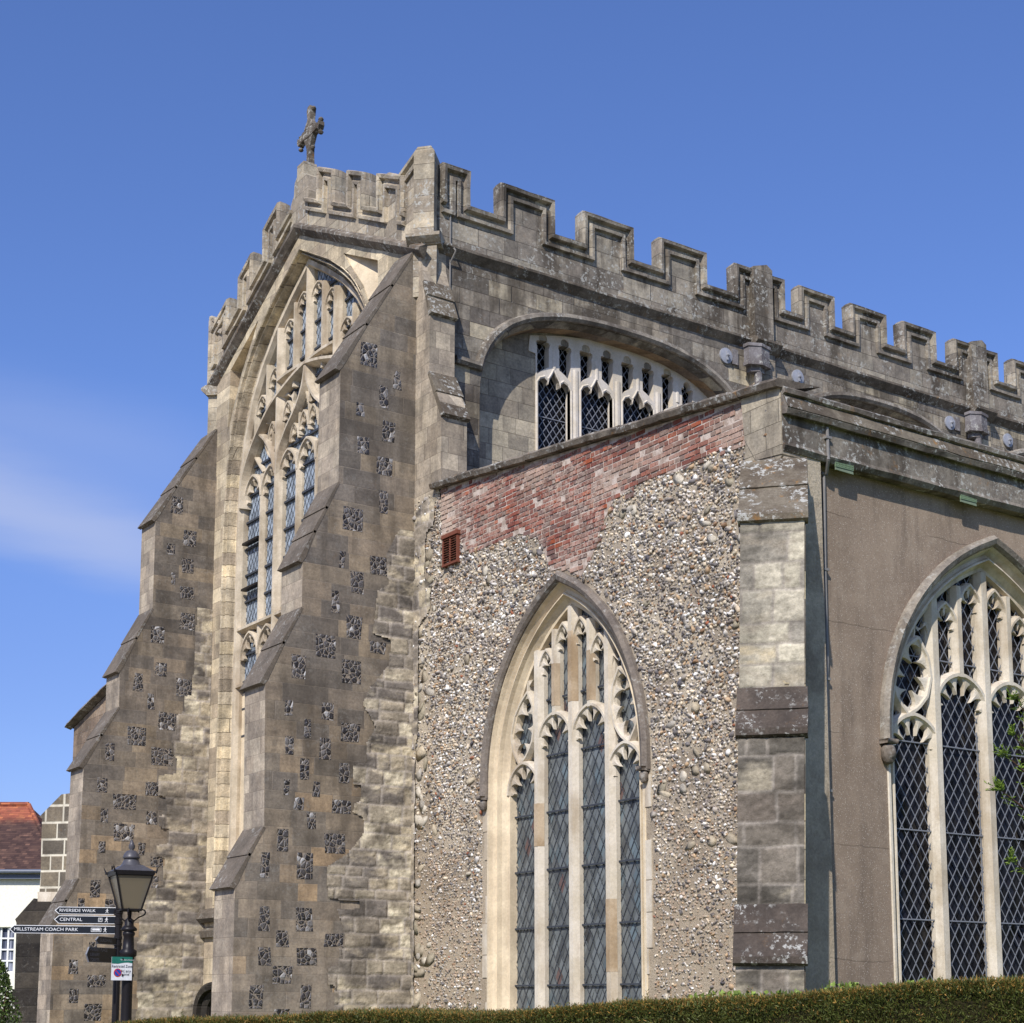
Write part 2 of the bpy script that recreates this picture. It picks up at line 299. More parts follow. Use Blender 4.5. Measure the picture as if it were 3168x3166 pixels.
# ------------------------------------------------------------ geometry helpers
class Fr:
    """wall frame: u along the wall, v up, d outwards"""
    def __init__(s, o, U, N, shear=None, lean=None): s.o = Vector(o); s.U = Vector(U); s.N = Vector(N); s.sh = shear; s.ln = lean
    def __call__(s, u, v, d=0.):
        z = v + (s.sh(u) if s.sh else 0.)
        if s.ln: u = u + s.ln(v)
        return (s.o.x+s.U.x*u+s.N.x*d, s.o.y+s.U.y*u+s.N.y*d, s.o.z+z)
def west(x): return Fr((x, 0, 0), (0, 1, 0), (-1, 0, 0))
def south(y): return Fr((0, y, 0), (1, 0, 0), (0, -1, 0))
class PB:
    def __init__(s): s.v = []; s.f = []; s.mi = []; s.c = None
    def add(s, vs, fs, mi=0):
        o = len(s.v); s.v += [tuple(p) for p in vs]; s.f += [tuple(i+o for i in f) for f in fs]; s.mi += [mi]*len(fs)
    def box(s, lo, hi, mi=0):
        x0, y0, z0 = lo; x1, y1, z1 = hi
        s.add([(x0, y0, z0), (x1, y0, z0), (x1, y1, z0), (x0, y1, z0), (x0, y0, z1), (x1, y0, z1), (x1, y1, z1), (x0, y1, z1)],
              [(0, 3, 2, 1), (4, 5, 6, 7), (0, 1, 5, 4), (1, 2, 6, 5), (2, 3, 7, 6), (3, 0, 4, 7)], mi)
    def fbox(s, fr, u0, u1, v0, v1, d0, d1, mi=0): s.prism(fr, [(u0, v0), (u1, v0), (u1, v1), (u0, v1)], d0, d1, mi)
    def prism(s, fr, poly, d0, d1, mi=0, side_mi=None):
        n = len(poly); vs = [fr(u, v, d1) for u, v in poly] + [fr(u, v, d0) for u, v in poly]
        s.add(vs, [tuple(range(n)), tuple(range(2*n-1, n-1, -1))], mi)
        o = len(s.v)-2*n
        for i in range(n):
            j = (i+1) % n; s.f.append((o+i, o+n+i, o+n+j, o+j)); s.mi.append(mi if side_mi is None else side_mi)
    def strip(s, rows, closed=False, mi=0):
        n = len(rows[0]); o = len(s.v)
        for r in rows: s.v += [tuple(p) for p in r]
        for a in range(len(rows)-1):
            for i in range(n if closed else n-1):
                j = (i+1) % n
                s.f.append((o+a*n+i, o+a*n+j, o+(a+1)*n+j, o+(a+1)*n+i)); s.mi.append(mi)
        return o, n
    def sweep(s, fr, pts, prof, closed=True, caps=True, mi=0):
        offs = [offset(pts, t) for t, d in prof]
        rows = [[fr(offs[k][i][0], offs[k][i][1], prof[k][1]) for k in range(len(prof))] for i in range(len(pts))]
        o, n = s.strip(rows, closed, mi)
        if caps and closed:
            s.f.append(tuple(o+k for k in range(n))); s.f.append(tuple(o+(len(rows)-1)*n+k for k in range(n-1, -1, -1))); s.mi += [mi, mi]
    def bar(s, fr, pts, wd, d0, d1, nose=.4, mi=0):
        h = wd/2; dm = d0+(d1-d0)*.45; e = random.uniform(-.0015, .0015)
        s.sweep(fr, pts, [(-h, d0), (-h, dm), (-h*nose, d1+e), (h*nose, d1+e), (h, dm), (h, d0)], mi=mi)
    def tube(s, p0, p1, r0, r1=None, n=8, mi=0, caps=True):
        p0 = Vector(p0); p1 = Vector(p1); r1 = r0 if r1 is None else r1
        ax = (p1-p0).normalized(); a = ax.orthogonal().normalized(); b = ax.cross(a)
        rows = [[p+(a*math.cos(2*math.pi*i/n)+b*math.sin(2*math.pi*i/n))*r for i in range(n)] for p, r in ((p0, r0), (p1, r1))]
        o, _ = s.strip(rows, True, mi)
        if caps: s.f += [tuple(o+i for i in range(n)), tuple(o+n+i for i in range(n-1, -1, -1))]; s.mi += [mi, mi]
    def path(s, pts, r, n=6, mi=0):
        for a, b in zip(pts[:-1], pts[1:]): s.tube(a, b, r, n=n, mi=mi)
    def lathe(s, c, prof, n=20, mi=0, sq=None):
        rows = []
        for r, z in prof: rows.append([(c[0]+r*math.cos(2*math.pi*i/n+(sq or 0)), c[1]+r*math.sin(2*math.pi*i/n+(sq or 0)), c[2]+z) for i in range(n)])
        s.strip(rows, True, mi)
    def region(s, fr, outer, holes, d1, d0, mi=0, side_mi=None, sides=True):
        vs = []; es = []
        for lp in [outer]+holes:
            o = len(vs); vs += [Vector(p) for p in lp]; es += [(o+i, o+(i+1) % len(lp)) for i in range(len(lp))]
        rv, re, rf = delaunay_2d_cdt(vs, es, [], 0, 1e-5)[:3]
        fs = []
        for f in rf:
            cx = sum(rv[i].x for i in f)/len(f); cy = sum(rv[i].y for i in f)/len(f)
            if inside(cx, cy, outer) and not any(inside(cx, cy, h) for h in holes): fs.append(f)
        s.add([fr(p.x, p.y, d1) for p in rv], fs, mi)
        if sides:
            for lp in [outer]+holes:
                n = len(lp); s.add([fr(u, v, d1) for u, v in lp]+[fr(u, v, d0) for u, v in lp], [(i, n+i, n+(i+1) % n, (i+1) % n) for i in range(n)], mi if side_mi is None else side_mi)
    def build(s, name, mat, parent=None, smooth=False, cols=None, loc=None):
        me = bpy.data.meshes.new(name)
        vs = s.v
        if loc is not None: vs = [(a-loc[0], b-loc[1], c-loc[2]) for a, b, c in vs]
        me.from_pydata(vs, [], s.f)
        for m in (mat if isinstance(mat, (list, tuple)) else [mat]): me.materials.append(m)
        if isinstance(mat, (list, tuple)): me.polygons.foreach_set('material_index', s.mi)
        if smooth: me.polygons.foreach_set('use_smooth', [True]*len(me.polygons))
        if cols is not None:
            ca = me.color_attributes.new('Col', 'FLOAT_COLOR', 'POINT'); ca.data.foreach_set('color', np.asarray(cols, dtype=np.float32).ravel())
        me.update()
        o = bpy.data.objects.new(name, me); COL.objects.link(o)
        if parent is not None: o.parent = parent
        if loc is not None: o.location = loc
        return o
def inside(x, y, poly):
    c = False; n = len(poly); j = n-1
    for i in range(n):
        xi, yi = poly[i][0], poly[i][1]; xj, yj = poly[j][0], poly[j][1]
        if (yi > y) != (yj > y) and x < (xj-xi)*(y-yi)/(yj-yi)+xi: c = not c
        j = i
    return c
def offset(pts, t):
    out = []; n = len(pts)
    for i in range(n):
        a = pts[i]-Vector((0, 0)) if False else Vector(pts[i])
        d0 = (Vector(pts[i])-Vector(pts[i-1])).normalized() if i > 0 else None
        d1 = (Vector(pts[i+1])-Vector(pts[i])).normalized() if i < n-1 else None
        if d0 is None: d0 = d1
        if d1 is None: d1 = d0
        n0 = Vector((-d0.y, d0.x)); n1 = Vector((-d1.y, d1.x)); m = (n0+n1)
        if m.length < 1e-6: m = n0
        m.normalize(); k = 1/max(.45, m.dot(n0))
        out.append((a.x+m.x*t*k, a.y+m.y*t*k))
    return out
def gothic(c, zs, wd, h, zb=None, n=14):
    """arch path, low u side first, outward normal on the left"""
    L_ = []
    if h >= wd*.999:
        r = (h*h+wd*wd)/(2*wd); a1 = math.acos(max(-1, min(1, (wd-r)/r*-1))) if r > 0 else 0
        amax = math.asin(h/r)
        for i in range(n+1):
            a = amax*i/n; L_.append((c-wd+r-r*math.cos(a), zs+r*math.sin(a)))
    else:
        for i in range(n+1):
            x = 1-i/n; L_.append((c-wd*(1-(i/n)**2.2), zs+h*(1-(1-(i/n)**2.2)**2.6)**.38))
    R_ = [(2*c-u, v) for u, v in reversed(L_[:-1])]
    p = L_+R_
    if zb is not None: p = [(c-wd, zb)]+p+[(c+wd, zb)]
    return p
def resample(pts, n):
    P = [Vector(p) for p in pts]; d = [0]
    for a, b in zip(P[:-1], P[1:]): d.append(d[-1]+(b-a).length)
    out = []
    for k in range(n+1):
        s = d[-1]*k/n; i = 0
        while i < len(d)-2 and d[i+1] < s: i += 1
        t = (s-d[i])/max(1e-9, d[i+1]-d[i]); out.append(tuple(P[i].lerp(P[i+1], min(1, max(0, t)))))
    return out
def foils(pb, fr, pts, nl, h, d0, d1, mi=0, inner=True):
    """scalloped cusping along the inside of a curve"""
    K = 10*nl; P = resample(pts, K); inn = []
    for k, p in enumerate(P):
        q = P[max(0, k-1)]; r = P[min(K, k+1)]; t = (Vector(r)-Vector(q)).normalized(); nrm = Vector((t.y, -t.x))
        s = ((k % 10)/10.)*2-1 if k < K else 1.
        if k % 10 == 0: s = 1.
        o = h*1.25*(.55*s*s+.45*(1-math.sqrt(max(0, 1-s*s))))
        if k == 0 or k == K: o *= .3
        inn.append((p[0]+nrm.x*(o+.004), p[1]+nrm.y*(o+.004)))
    rows = [[fr(*p, d0) for p in P], [fr(*p, d1) for p in P], [fr(*p, d1-.012) for p in inn], [fr(*p, d0+.012) for p in inn]]
    pb.strip(rows, False, mi); n = len(P)
    pb.add([*rows[3], *rows[0]], [(i, i+1, n+i+1, n+i) for i in range(n-1)], mi)
def lattice(pb, fr, u0, u1, v0, v1, du, dv, d, wd=.012, th=.006, mi=0):
    sl = dv/du
    for sg in (1, -1):
        span = (u1-u0)*sl; k0 = int((v0-span)/dv)-2; k1 = int((v1+span)/dv)+2
        for k in range(k0, k1):
            # v = sg*sl*(u-u0) + c
            c = k*dv
            f = lambda u: sg*sl*(u-u0)+c
            a, b = u0, u1
            ua, ub = sorted(((v0-c)/(sg*sl)+u0, (v1-c)/(sg*sl)+u0)); a = max(a, ua); b = min(b, ub)
            if b-a < .01: continue
            q = Vector((1, sg*sl)).normalized(); nx, ny = -q.y*wd/2, q.x*wd/2
            dd = d+(.002 if sg > 0 else 0)
            pb.prism(fr, [(a+nx, f(a)+ny), (a-nx, f(a)-ny), (b-nx, f(b)-ny), (b+nx, f(b)+ny)], dd-th, dd, mi)
def quarries(fr, u0, u1, v0, v1, du, dv, d, tilt, colf):
    pb = PB(); cols = []
    nu = int((u1-u0)/du)+1; nv = int((v1-v0)/dv)+1
    for i in range(nu*2+1):
        for j in range(nv*2+1):
            if (i+j) % 2: continue
            cu = u0+i*du/2; cv = v0+j*dv/2; tx = random.gauss(0, tilt); ty = random.gauss(0, tilt); c = colf(cu, cv)
            pb.add([fr(cu+a, cv+b, d+a*tx+b*ty) for a, b in ((du/2, 0), (0, dv/2), (-du/2, 0), (0, -dv/2))], [(0, 1, 2, 3)])
            cols += [(*c, 1)]*4
    return pb, cols
def tag(o, label, cat, group=None, kind=None):
    if label: o['label'] = label
    if cat: o['category'] = cat
    if group: o['group'] = group
    if kind: o['kind'] = kind
    return o
def empty(name, loc):
    o = bpy.data.objects.new(name, None); COL.objects.link(o); o.location = loc; o.empty_display_size = .2; return o
def roughen(pb, amp, sc=3., seed=0.):
    out = []
    for p in pb.v:
        q = Vector(p)*sc+Vector((seed, seed, seed)); n = noise.noise_vector(q)+noise.noise_vector(q*3.1)*.4
        out.append((p[0]+n.x*amp, p[1]+n.y*amp, p[2]+n.z*amp))
    pb.v = out
def subdiv_path(pts, step):
    out = [pts[0]]
    for a, b in zip(pts[:-1], pts[1:]):
        n = max(1, int((Vector(b)-Vector(a)).length/step))
        for k in range(1, n+1): out.append(tuple(Vector(a).lerp(Vector(b), k/n)))
    return out

def relief(name, fr, poly, parent, base, amp, h=.3, Lb=.45, res=.03, palette=None, seed=0, mortar=(.38, .33, .27), rag=.5):
    """worn masonry as a height field: courses of blocks, some eaten back"""
    us = [p[0] for p in poly]; vs = [p[1] for p in poly]; u0, u1, v0, v1 = min(us), max(us), min(vs), max(vs)
    nu = int((u1-u0)/res)+2; nv = int((v1-v0)/res)+2; rnd = random.Random(seed)
    zr = []; z = v0
    while z < v1+res: hh = h*rnd.uniform(.6, 1.3); zr.append((z, hh)); z += hh
    rows = []
    for z, hh in zr:
        x = u0-rnd.uniform(0, Lb); r = []
        while x < u1+Lb:
            l = Lb*rnd.uniform(.5, 1.7); r.append((x, l, rnd.random(), rnd.random())); x += l
        rows.append(r)
    pb = PB(); cols = []; idx = {}
    import bisect
    zs = [a for a, _ in zr]
    for j in range(nv):
        v = v0+j*res
        for i in range(nu):
            u = u0+i*res
            wu = u+.02*noise.noise((u*4, v*4, seed)); wv = v+.025*noise.noise((u*3, v*3, seed+5))
            k = max(0, min(len(zr)-1, bisect.bisect(zs, wv)-1)); z, hh = zr[k]; r = rows[k]
            b = r[0]
            for q in r:
                if q[0] <= wu: b = q
                else: break
            du = min(wu-b[0], b[0]+b[1]-wu); dz = min(wv-z, z+hh-wv); e = max(0, min(du, dz))
            n1 = noise.fractal((u*2.2, v*5, seed), .8, 2, 5); n2 = noise.fractal((u*9, v*14, seed+3), .7, 2, 4)
            er = max(0., min(1., (b[2]*.8+.9*noise.noise((u*.9, v*1.1, seed+2))+.55*n1-(1-rag)+.1)*2.2)); edge = min(1, e/.03)
            hgt = .35-.9*er+(.18+.57*er)*n1+(.12+.4*er)*n2; hgt = hgt*edge+(-.45+.3*n2)*(1-edge)
            p1_ = palette[1][int(b[3]*len(palette[1]))]; p0_ = palette[0][int(b[3]*len(palette[0]))]; ci = [p1_[q]*er+p0_[q]*(1-er) for q in range(3)]
            m = 1+.35*n1+.3*n2; jm = 1-edge
            c = [max(.02, min(.85, (ci[q]*(1-jm)+mortar[q]*jm)*m)) for q in range(3)]
            dk = max(0., min(1., (noise.noise((u*1.1, v*1.6, seed+9))-.05)*4))*(1-.6*er); c = [q*(1-.36*dk) for q in c]
            pb.v.append(fr(u, v, base+amp*max(-1, min(1, hgt)))); cols.append((*c, 1))
    for j in range(nv-1):
        for i in range(nu-1):
            u = u0+(i+.5)*res; v = v0+(j+.5)*res
            if inside(u, v, poly): a = j*nu+i; pb.f.append((a, a+1, a+nu+1, a+nu))
    pb.mi = [0]*len(pb.f)
    # drop unused vertices
    used = sorted({i for f in pb.f for i in f}); mp_ = {a: b for b, a in enumerate(used)}
    pb.v = [pb.v[i] for i in used]; cols = [cols[i] for i in used]; pb.f = [tuple(mp_[i] for i in f) for f in pb.f]
    return pb.build(name, M['blocks'], parent, smooth=True, cols=cols)
PAL_EROD = ([A(150, 139, 122)[:3], A(134, 125, 112)[:3], A(160, 148, 128)[:3], A(122, 114, 104)[:3], A(168, 156, 134)[:3]],
            [A(200, 186, 156)[:3], A(186, 172, 144)[:3], A(170, 157, 133)[:3], A(206, 194, 166)[:3]])
# ============================================================ GROUND
pb = PB(); pb.add([(-300, -300, 0), (600, -300, 0), (600, 600, 0), (-300, 600, 0)], [(0, 1, 2, 3)])
b = NB('lawn_green'); cgr = b.mix(b.noise(.8, 5), A(84, 98, 48), A(110, 118, 60)); M['lawn'] = b.out(cgr, b.bump(b.noise(40, 4), .6, .02))
tag(pb.build('ground', M['lawn']), None, None, kind='structure')
pb = PB(); pb.add([(-60, 9.9, .004), (11, 9.9, .004), (11, 120, .004), (-60, 120, .004)], [(0, 1, 2, 3)])
b = NB('paving'); M['paving'] = b.out(b.mix(b.noise(3, 5), A(128, 120, 110), A(150, 142, 130)), b.bump(b.noise(20, 4), .4, .01))
tag(pb.build('pavement', M['paving']), None, None, kind='structure')

# ============================================================ CHURCH
XW = 15.0                      # west wall plane
YS, YR = 15.23, 15.41          # aisle parapet face, rendered aisle wall
YB1 = 24.909; YB1b = 25.72     # south buttress of the nave west front
YB2 = 33.934; YB2b = 34.75
YN = 24.75                     # clerestory wall
YC = 29.85                     # middle of the gable
XE = 46.0
church = empty('church', (15, 15.3, 0))
tag(church, 'medieval stone church with battlements, a gabled front and tall traceried windows', 'church')
CH = church
def P(pb, name, mat, **k): 
    o = pb.build(name, mat, None, **k); o.parent = CH; o.matrix_parent_inverse = Matrix.Translation(-Vector(church.location)); return o
def SUB(pb, name, mat, par, **k):
    o = pb.build(name, mat, None, **k); o.parent = par; return o
FW_ = west(XW)

# ---- gable wall -------------------------------------------------
GS = 16.36   # string height at nave corners
def gz(y): return 18.30-.5*abs(y-YC)          # underside line of the gable string
half = [(3.28, 3.72), (3.28, 12.6), (3.2, 13.6), (3.0, 14.5), (2.66, 15.35), (2.2, 15.98), (1.55, 16.6), (.8, 17.12), (0, 17.62)]
gpath = [(YC-a, z) for a, z in half]+[(YC+a, z) for a, z in reversed(half[:-1])]
fhalf = [(3.62, 3.72), (3.60, 12.6), (3.42, 14.2), (3.27, 14.8), (3.04, 15.4), (2.70, 15.97), (2.20, 16.52), (1.4, 17.10), (0, 17.88)]
wid = [(YC-a, z) for a, z in fhalf]+[(YC+a, z) for a, z in reversed(fhalf[:-1])]
def tri_(s): return [(YC+s*1.98, 16.99), (YC+s*3.42, 16.27), (YC+s*3.5, 14.75), (YC+s*3.18, 15.35), (YC+s*2.82, 15.98), (YC+s*2.36, 16.52)]
outer = [(24.95, 0), (34.0, 0), (34.0, gz(34.0)), (YC, gz(YC)), (24.95, gz(24.95))]
pb = PB(); pb.region(FW_, outer, [wid, tri_(1), tri_(-1)], 0, -.9)
gw = P(pb, 'gable_wall', M['gable'])
# jamb and arch mouldings: roll, hollow, roll, then the deep dark casement
pb = PB()
ga = resample(gpath[:9], 40)+resample(gpath[8:], 40)[1:]; fa = resample(wid[:9], 40)+resample(wid[8:], 40)[1:]
fa = [(a[0], max(a[1], 0)) for a in fa]
rows_ = []
for (gu, gv), (fu, fv) in zip(ga, fa):
    rows_.append([FW_(fu+(gu-fu)*s, fv+(gv-fv)*s, d) for s, d in ((0, .004), (.04, .02), (.10, .0), (.13, -.07), (.22, -.13), (.28, -.06), (.36, -.05), (.42, -.12), (.46, -.24), (.62, -.32), (.80, -.33), (.86, -.29), (1, -.31), (1, -.62))])
pb.strip(rows_)
jm = P(pb, 'gable_window_jamb', M['jamb_worn'], smooth=False)
# sunk spandrels: splayed floor rising to the arch
for sg in (-1, 1):
    pb = PB(); t_ = tri_(sg); dd_ = (-.05, -.34, -.34, -.02, -.02, -.02)
    pb.add([FW_(u, v, d) for (u, v), d in zip(t_, dd_)], [(0, 1, 5), (1, 4, 5), (1, 3, 4), (1, 2, 3)])
    P(pb, 'spandrel_panel', M['cream'])
# gable string course
pb = PB()
spts = [(24.6, gz(24.6)), (YC, gz(YC)), (34.25, gz(34.25))]
pb.sweep(FW_, subdiv_path(spts, .25), [(-.10, 0), (-.06, .06), (.03, .16), (.09, .16), (.16, .05), (.16, 0)]); roughen(pb, .012, 5)
P(pb, 'string_course', M['coping'])
# lower string / sill course with its dark weathering and the wall of the west door
pb = PB(); pb.prism(west(XW), [(26.2, 3.72), (33.5, 3.72), (33.5, 8.6), (26.2, 8.6)], -.75, -.40); P(pb, 'blind_panel_wall', M['cream'])
pb = PB(); pb.sweep(FW_, [(25.73, 3.55), (33.93, 3.55)], [(-.1, 0), (-.1, .14), (-.02, .22), (.1, .2), (.22, 0)])
pb.sweep(FW_, [(25.73, 3.2), (33.93, 3.2)], [(-.08, 0), (-.08, .1), (.06, .14), (.14, 0)]); P(pb, 'sill_course', M['weathering'])
# arched doorway low down, half hidden by the buttress
pb = PB(); da = gothic(32.6, 1.35, .95, .62, 0)
pb.sweep(FW_, da, [(.0, .02), (.0, .30), (.10, .34), (.16, .30), (.2, .1), (.2, .0)]); pb.sweep(FW_, da, [(-.14, .02), (-.14, .12), (-.02, .2), (.0, .02)])
dw = P(pb, 'doorway_arch', M['dark_quoin'])
pb = PB(); pb.prism(FW_, da, .004, .05); SUB(pb, 'door', M['dark'], dw)

# ---- gable window: seven lights, intersecting sub-arches --------------
XG = 15.42; FG = west(XG)
def gy(o): return YC+.08+o
pb = PB(); D0, D1 = -.06, .14
p_ = .88
zt = {0: 17.45, 1.3: 16.65, .65: 17.1, 2.2: 15.85, .44: 14.0}
def up(o, z0, z1, w_=.12, d1=.12, nose=.45): pb.bar(FG, [(gy(o), z0), (gy(o), z1)], w_, D0, d1, nose)
for o in (-1.32, 1.32): up(o, 3.72, 16.62, .21, .22, .25)
for o in (-2.2, -.44, .44, 2.2): up(o, 3.72, 13.5, .14, .13)
up(0, 15.25, 17.6, .17, .19, .3)
for o in (-.66, .66): up(o, 15.05, 17.0, .14, .15)
for o in (-2.0, 2.0): up(o, 14.6, 16.0, .12, .14)
for o in (-2.62, 2.62): up(o, 14.25, 15.3, .1, .12)
for o in (-.44, .44, 0): up(o, 13.9, 14.75 if o else 15.2, .09, .10)
for o in (-.88, .88): up(o, 13.95, 14.5, .07, .08)
for o in (-1.76, 1.76): up(o, 13.9, 14.35, .07, .09)
fl = []
for k in range(7):
    o = (k-3)*p_; zs = 13.0 if abs(o) > 1.4 else 13.12
    a = gothic(gy(o), zs, .43, .58, None, 8); pb.bar(FG, a, .10, D0, .145); foils(pb, FG, offset(a, -.03), 4, .16, 0, .10)
    a = gothic(gy(o), 9.35, .43, .58, None, 8); pb.bar(FG, a, .10, D0, .145); foils(pb, FG, offset(a, -.03), 4, .16, 0, .10)
for z in (10.06, 8.75): pb.bar(FG, [(gy(-3.3), z), (gy(3.3), z)], .15, D0, .19)
def crv(pts, w_=.17, d1=.24, nose=.35):
    P2 = []
    for i in range(len(pts)-1):           # Catmull-Rom through the measured points
        a = Vector(pts[max(0, i-1)]); b_ = Vector(pts[i]); c = Vector(pts[i+1]); d = Vector(pts[min(len(pts)-1, i+2)])
        for k in range(5):
            t = k/5; P2.append(tuple(.5*((2*b_)+(c-a)*t+(2*a-5*b_+4*c-d)*t*t+(3*b_-a-3*c+d)*t**3)))
    P2.append(pts[-1]); pb.bar(FG, P2, w_, D0, d1, nose); return P2
for s in (-1, 1):
    m = lambda l: [(gy(s*a), z) for a, z in l][::s]
    crv(m([(3.1, 12.9), (3.02, 13.55), (2.72, 14.05), (2.25, 14.5), (1.6, 14.93), (.8, 15.2), (0, 15.36), (-.75, 15.40), (-1.3, 15.38)]))
    crv(m([(2.3, 14.45), (1.95, 14.18), (1.65, 13.78), (1.45, 13.3)]), .13, .18)
    crv(m([(1.32, 13.2), (1.2, 13.75), (.86, 14.15), (.42, 14.5), (.12, 14.9), (0, 15.36)]), .15, .22)
    crv(m([(1.76, 13.75), (2.0, 13.95), (2.2, 14.42)]), .09, .1)
    crv(m([(1.76, 13.75), (1.6, 13.95), (1.42, 14.3)]), .09, .1)
    crv(m([(2.2, 13.55), (2.5, 13.85), (2.72, 14.1)]), .08, .09)
    foils(pb, FG, m([(1.32, 14.9), (1.2, 15.0), (1.0, 14.98), (.8, 14.85), (.7, 14.6)])[::1], 3, .12, 0, .1)
# cusped heads of the upper panels
for o, z, wd in ((-.33, 16.75, .30), (.33, 16.75, .30), (-.98, 16.35, .30), (.98, 16.35, .30), (-1.66, 15.45, .30), (1.66, 15.45, .30), (-2.3, 15.0, .27), (2.3, 15.0, .27), (-2.85, 14.1, .2), (2.85, 14.1, .2),
                 (-.22, 14.0, .2), (.22, 14.0, .2), (-.66, 13.85, .2), (.66, 13.85, .2), (-.22, 14.5, .18), (.22, 14.5, .18), (-1.0, 14.45, .22), (1.0, 14.45, .22), (-1.75, 14.2, .2), (1.75, 14.2, .2)):
    a = gothic(gy(o), z, wd, .38, None, 6); pb.bar(FG, a, .07, D0, .11); foils(pb, FG, offset(a, -.02), 4, .11, 0, .08)
pb.sweep(FG, offset(gpath, -.02), [(.1, -.1), (.1, .2), (.0, .2), (-.05, .1), (-.05, -.1)])
tr = P(pb, 'gable_window', M['tracery']); tr['label'] = 'great gable window of seven lights with crossing sub-arches'
q, cl = quarries(FG, gy(-3.3), gy(3.3), 7.1, 17.6, .16, .24, -.03, .035, lambda u, v: (random.uniform(.7, 1.25),)*3)
SUB(q, 'window_glass', M['glass_sky'], tr, cols=cl)
pb = PB(); lattice(pb, FG, gy(-3.3), gy(3.3), 7.1, 17.6, .16, .24, -.015, .008)
z = 7.6
while z < 17.3: pb.fbox(FG, gy(-3.25), gy(3.25), z, z+.045, -.01, .03); z += .62
SUB(pb, 'window_leading', M['lead_dark'], tr)
# open ventilator in the first light
for z in (10.95, 12.02): pb = PB(); pb.fbox(FG, gy(2.26), gy(3.06), z, z+.05, .02, .16); SUB(pb, 'ventilator', M['iron'], tr)

# ---- parapet of the gable with stepped battlements -------------------
FP = Fr((XW, 0, 0), (0, 1, 0), (-1, 0, 0), lambda u: gz(u))   # v measured from the sloping string
pb = PB()
for a, b_ in ((24.9, YC), (YC, 34.2)):
    pb.prism(FP, [(a, .1), (b_, .1), (b_, .76), (a, .76)], -.20, .0)
P(pb, 'gable_parapet', M['gable_par'])
ROLL = [(-.27, .0), (-.265, .075), (-.20, .08), (-.155, .005), (-.09, .005), (-.07, .10), (.0, .115), (.03, .05), (.03, -.10), (.015, -.22), (-.1, -.20)]
def merlon(fr, ea, a, b_, eb, zs, zt, mat, body=None, th=.19):
    pb = PB(); a += .02; b_ -= .02; zs -= .05; zt -= .02
    pb.prism(fr, [(a, zs-.35), (b_, zs-.35), (b_, zt), (a, zt)], -th, -.002)
    path = []
    if ea < a: path += [(ea, zs), (a, zs)]
    else: path += [(a, zs-.2)]
    path += [(a, zt), (b_, zt)]
    path += [(b_, zs), (eb, zs)] if eb > b_ else [(b_, zs-.2)]
    path = subdiv_path(path, .3)
    pb.sweep(fr, path, ROLL); roughen(pb, .013, 5, a)
    return P(pb, 'merlon', mat)
def gm(ea, a, b_, eb): return merlon(FP, ea, a, b_, eb, .80, 1.50, M['gable_par'], th=.08)
for sg in (-1, 1):
    for ea, a, b_, eb in ((.33, .92, 1.66, 1.94), (1.94, 2.24, 2.95, 3.22), (3.22, 3.50, 4.5, 4.5)):
        v = [YC+sg*t for t in (ea, a, b_, eb)]
        if sg < 0: v = v[::-1]
        if sg < 0 and ea > 3: gm(v[0]-.0, v[1], v[2], v[3])
        else: gm(*v)
gm(YC-.33, YC-.33, YC+.40, YC+.40) if False else None
# apex pedestal and cross
pb = PB(); cx = 15.22; cy = YC
zq_ = lambda l: [(a, 18.7+(z-19.0)*.72) for a, z in l]
pb.prism(west(XW), zq_([(cy-.42, 19.0), (cy+.42, 19.0), (cy+.42, 19.5), (cy+.36, 19.62), (cy+.30, 19.7), (cy+.28, 20.1), (cy+.17, 20.25), (cy+.16, 20.6), (cy-.16, 20.6), (cy-.17, 20.2), (cy-.32, 20.05), (cy-.36, 19.62), (cy-.42, 19.5)]), -.3, .02)
pb.prism(west(XW), [(cy-.4, 18.2), (cy+.4, 18.2), (cy+.4, 18.9), (cy-.4, 18.9)], -.29, .03)
roughen(pb, .02, 4); ped = P(pb, 'cross_pedestal', M['gable_par'])
pb = PB(); fc = west(cx-.07)
def arm(cu, cv, w_, h_, d=.14): pb.prism(fc, [(cu-w_/2, cv-h_/2), (cu+w_/2, cv-h_/2), (cu+w_/2, cv+h_/2), (cu-w_/2, cv+h_/2)], -d, d*.0+.0)
stem = [(.08, 20.5), (.06, 20.8), (.072, 21.05), (.055, 21.2), (.055, 21.75), (.085, 21.9), (.10, 22.02), (.05, 22.1)]
pb.prism(fc, [(cy+a, z) for a, z in stem]+[(cy-a, z) for a, z in stem[::-1]], -.13, .0)
armv = [(.0, 21.55), (-.25, 21.56), (-.42, 21.46), (-.5, 21.5), (-.52, 21.36), (-.47, 21.24), (-.38, 21.3), (-.2, 21.28), (0, 21.25), (.2, 21.28), (.38, 21.3), (.47, 21.24), (.52, 21.36), (.5, 21.5), (.42, 21.46), (.25, 21.56)]
pb.prism(fc, [(cy+a, 21.39+(z-21.39)*.8) for a, z in armv], -.13, .01)
for du, dz in ((.46, 21.2), (-.46, 21.2), (.46, 21.53), (-.46, 21.53), (.1, 22.02), (-.1, 22.02), (.08, 21.0), (-.08, 21.0)):
    c = Vector(fc(cy+du, dz, -.07)); pb.lathe(c, [(.001, -.06), (.04, -.04), (.062, 0), (.04, .04), (.001, .06)], 8)
for (a, za, b_, zb) in ((-.2, 21.3, -.06, 21.0), (.2, 21.3, .06, 21.0), (-.2, 21.55, -.06, 21.75), (.2, 21.55, .06, 21.75)):
    pb.prism(fc, [(cy+a, za), (cy+b_, zb), (cy+b_*.5, za)], -.12, .0)
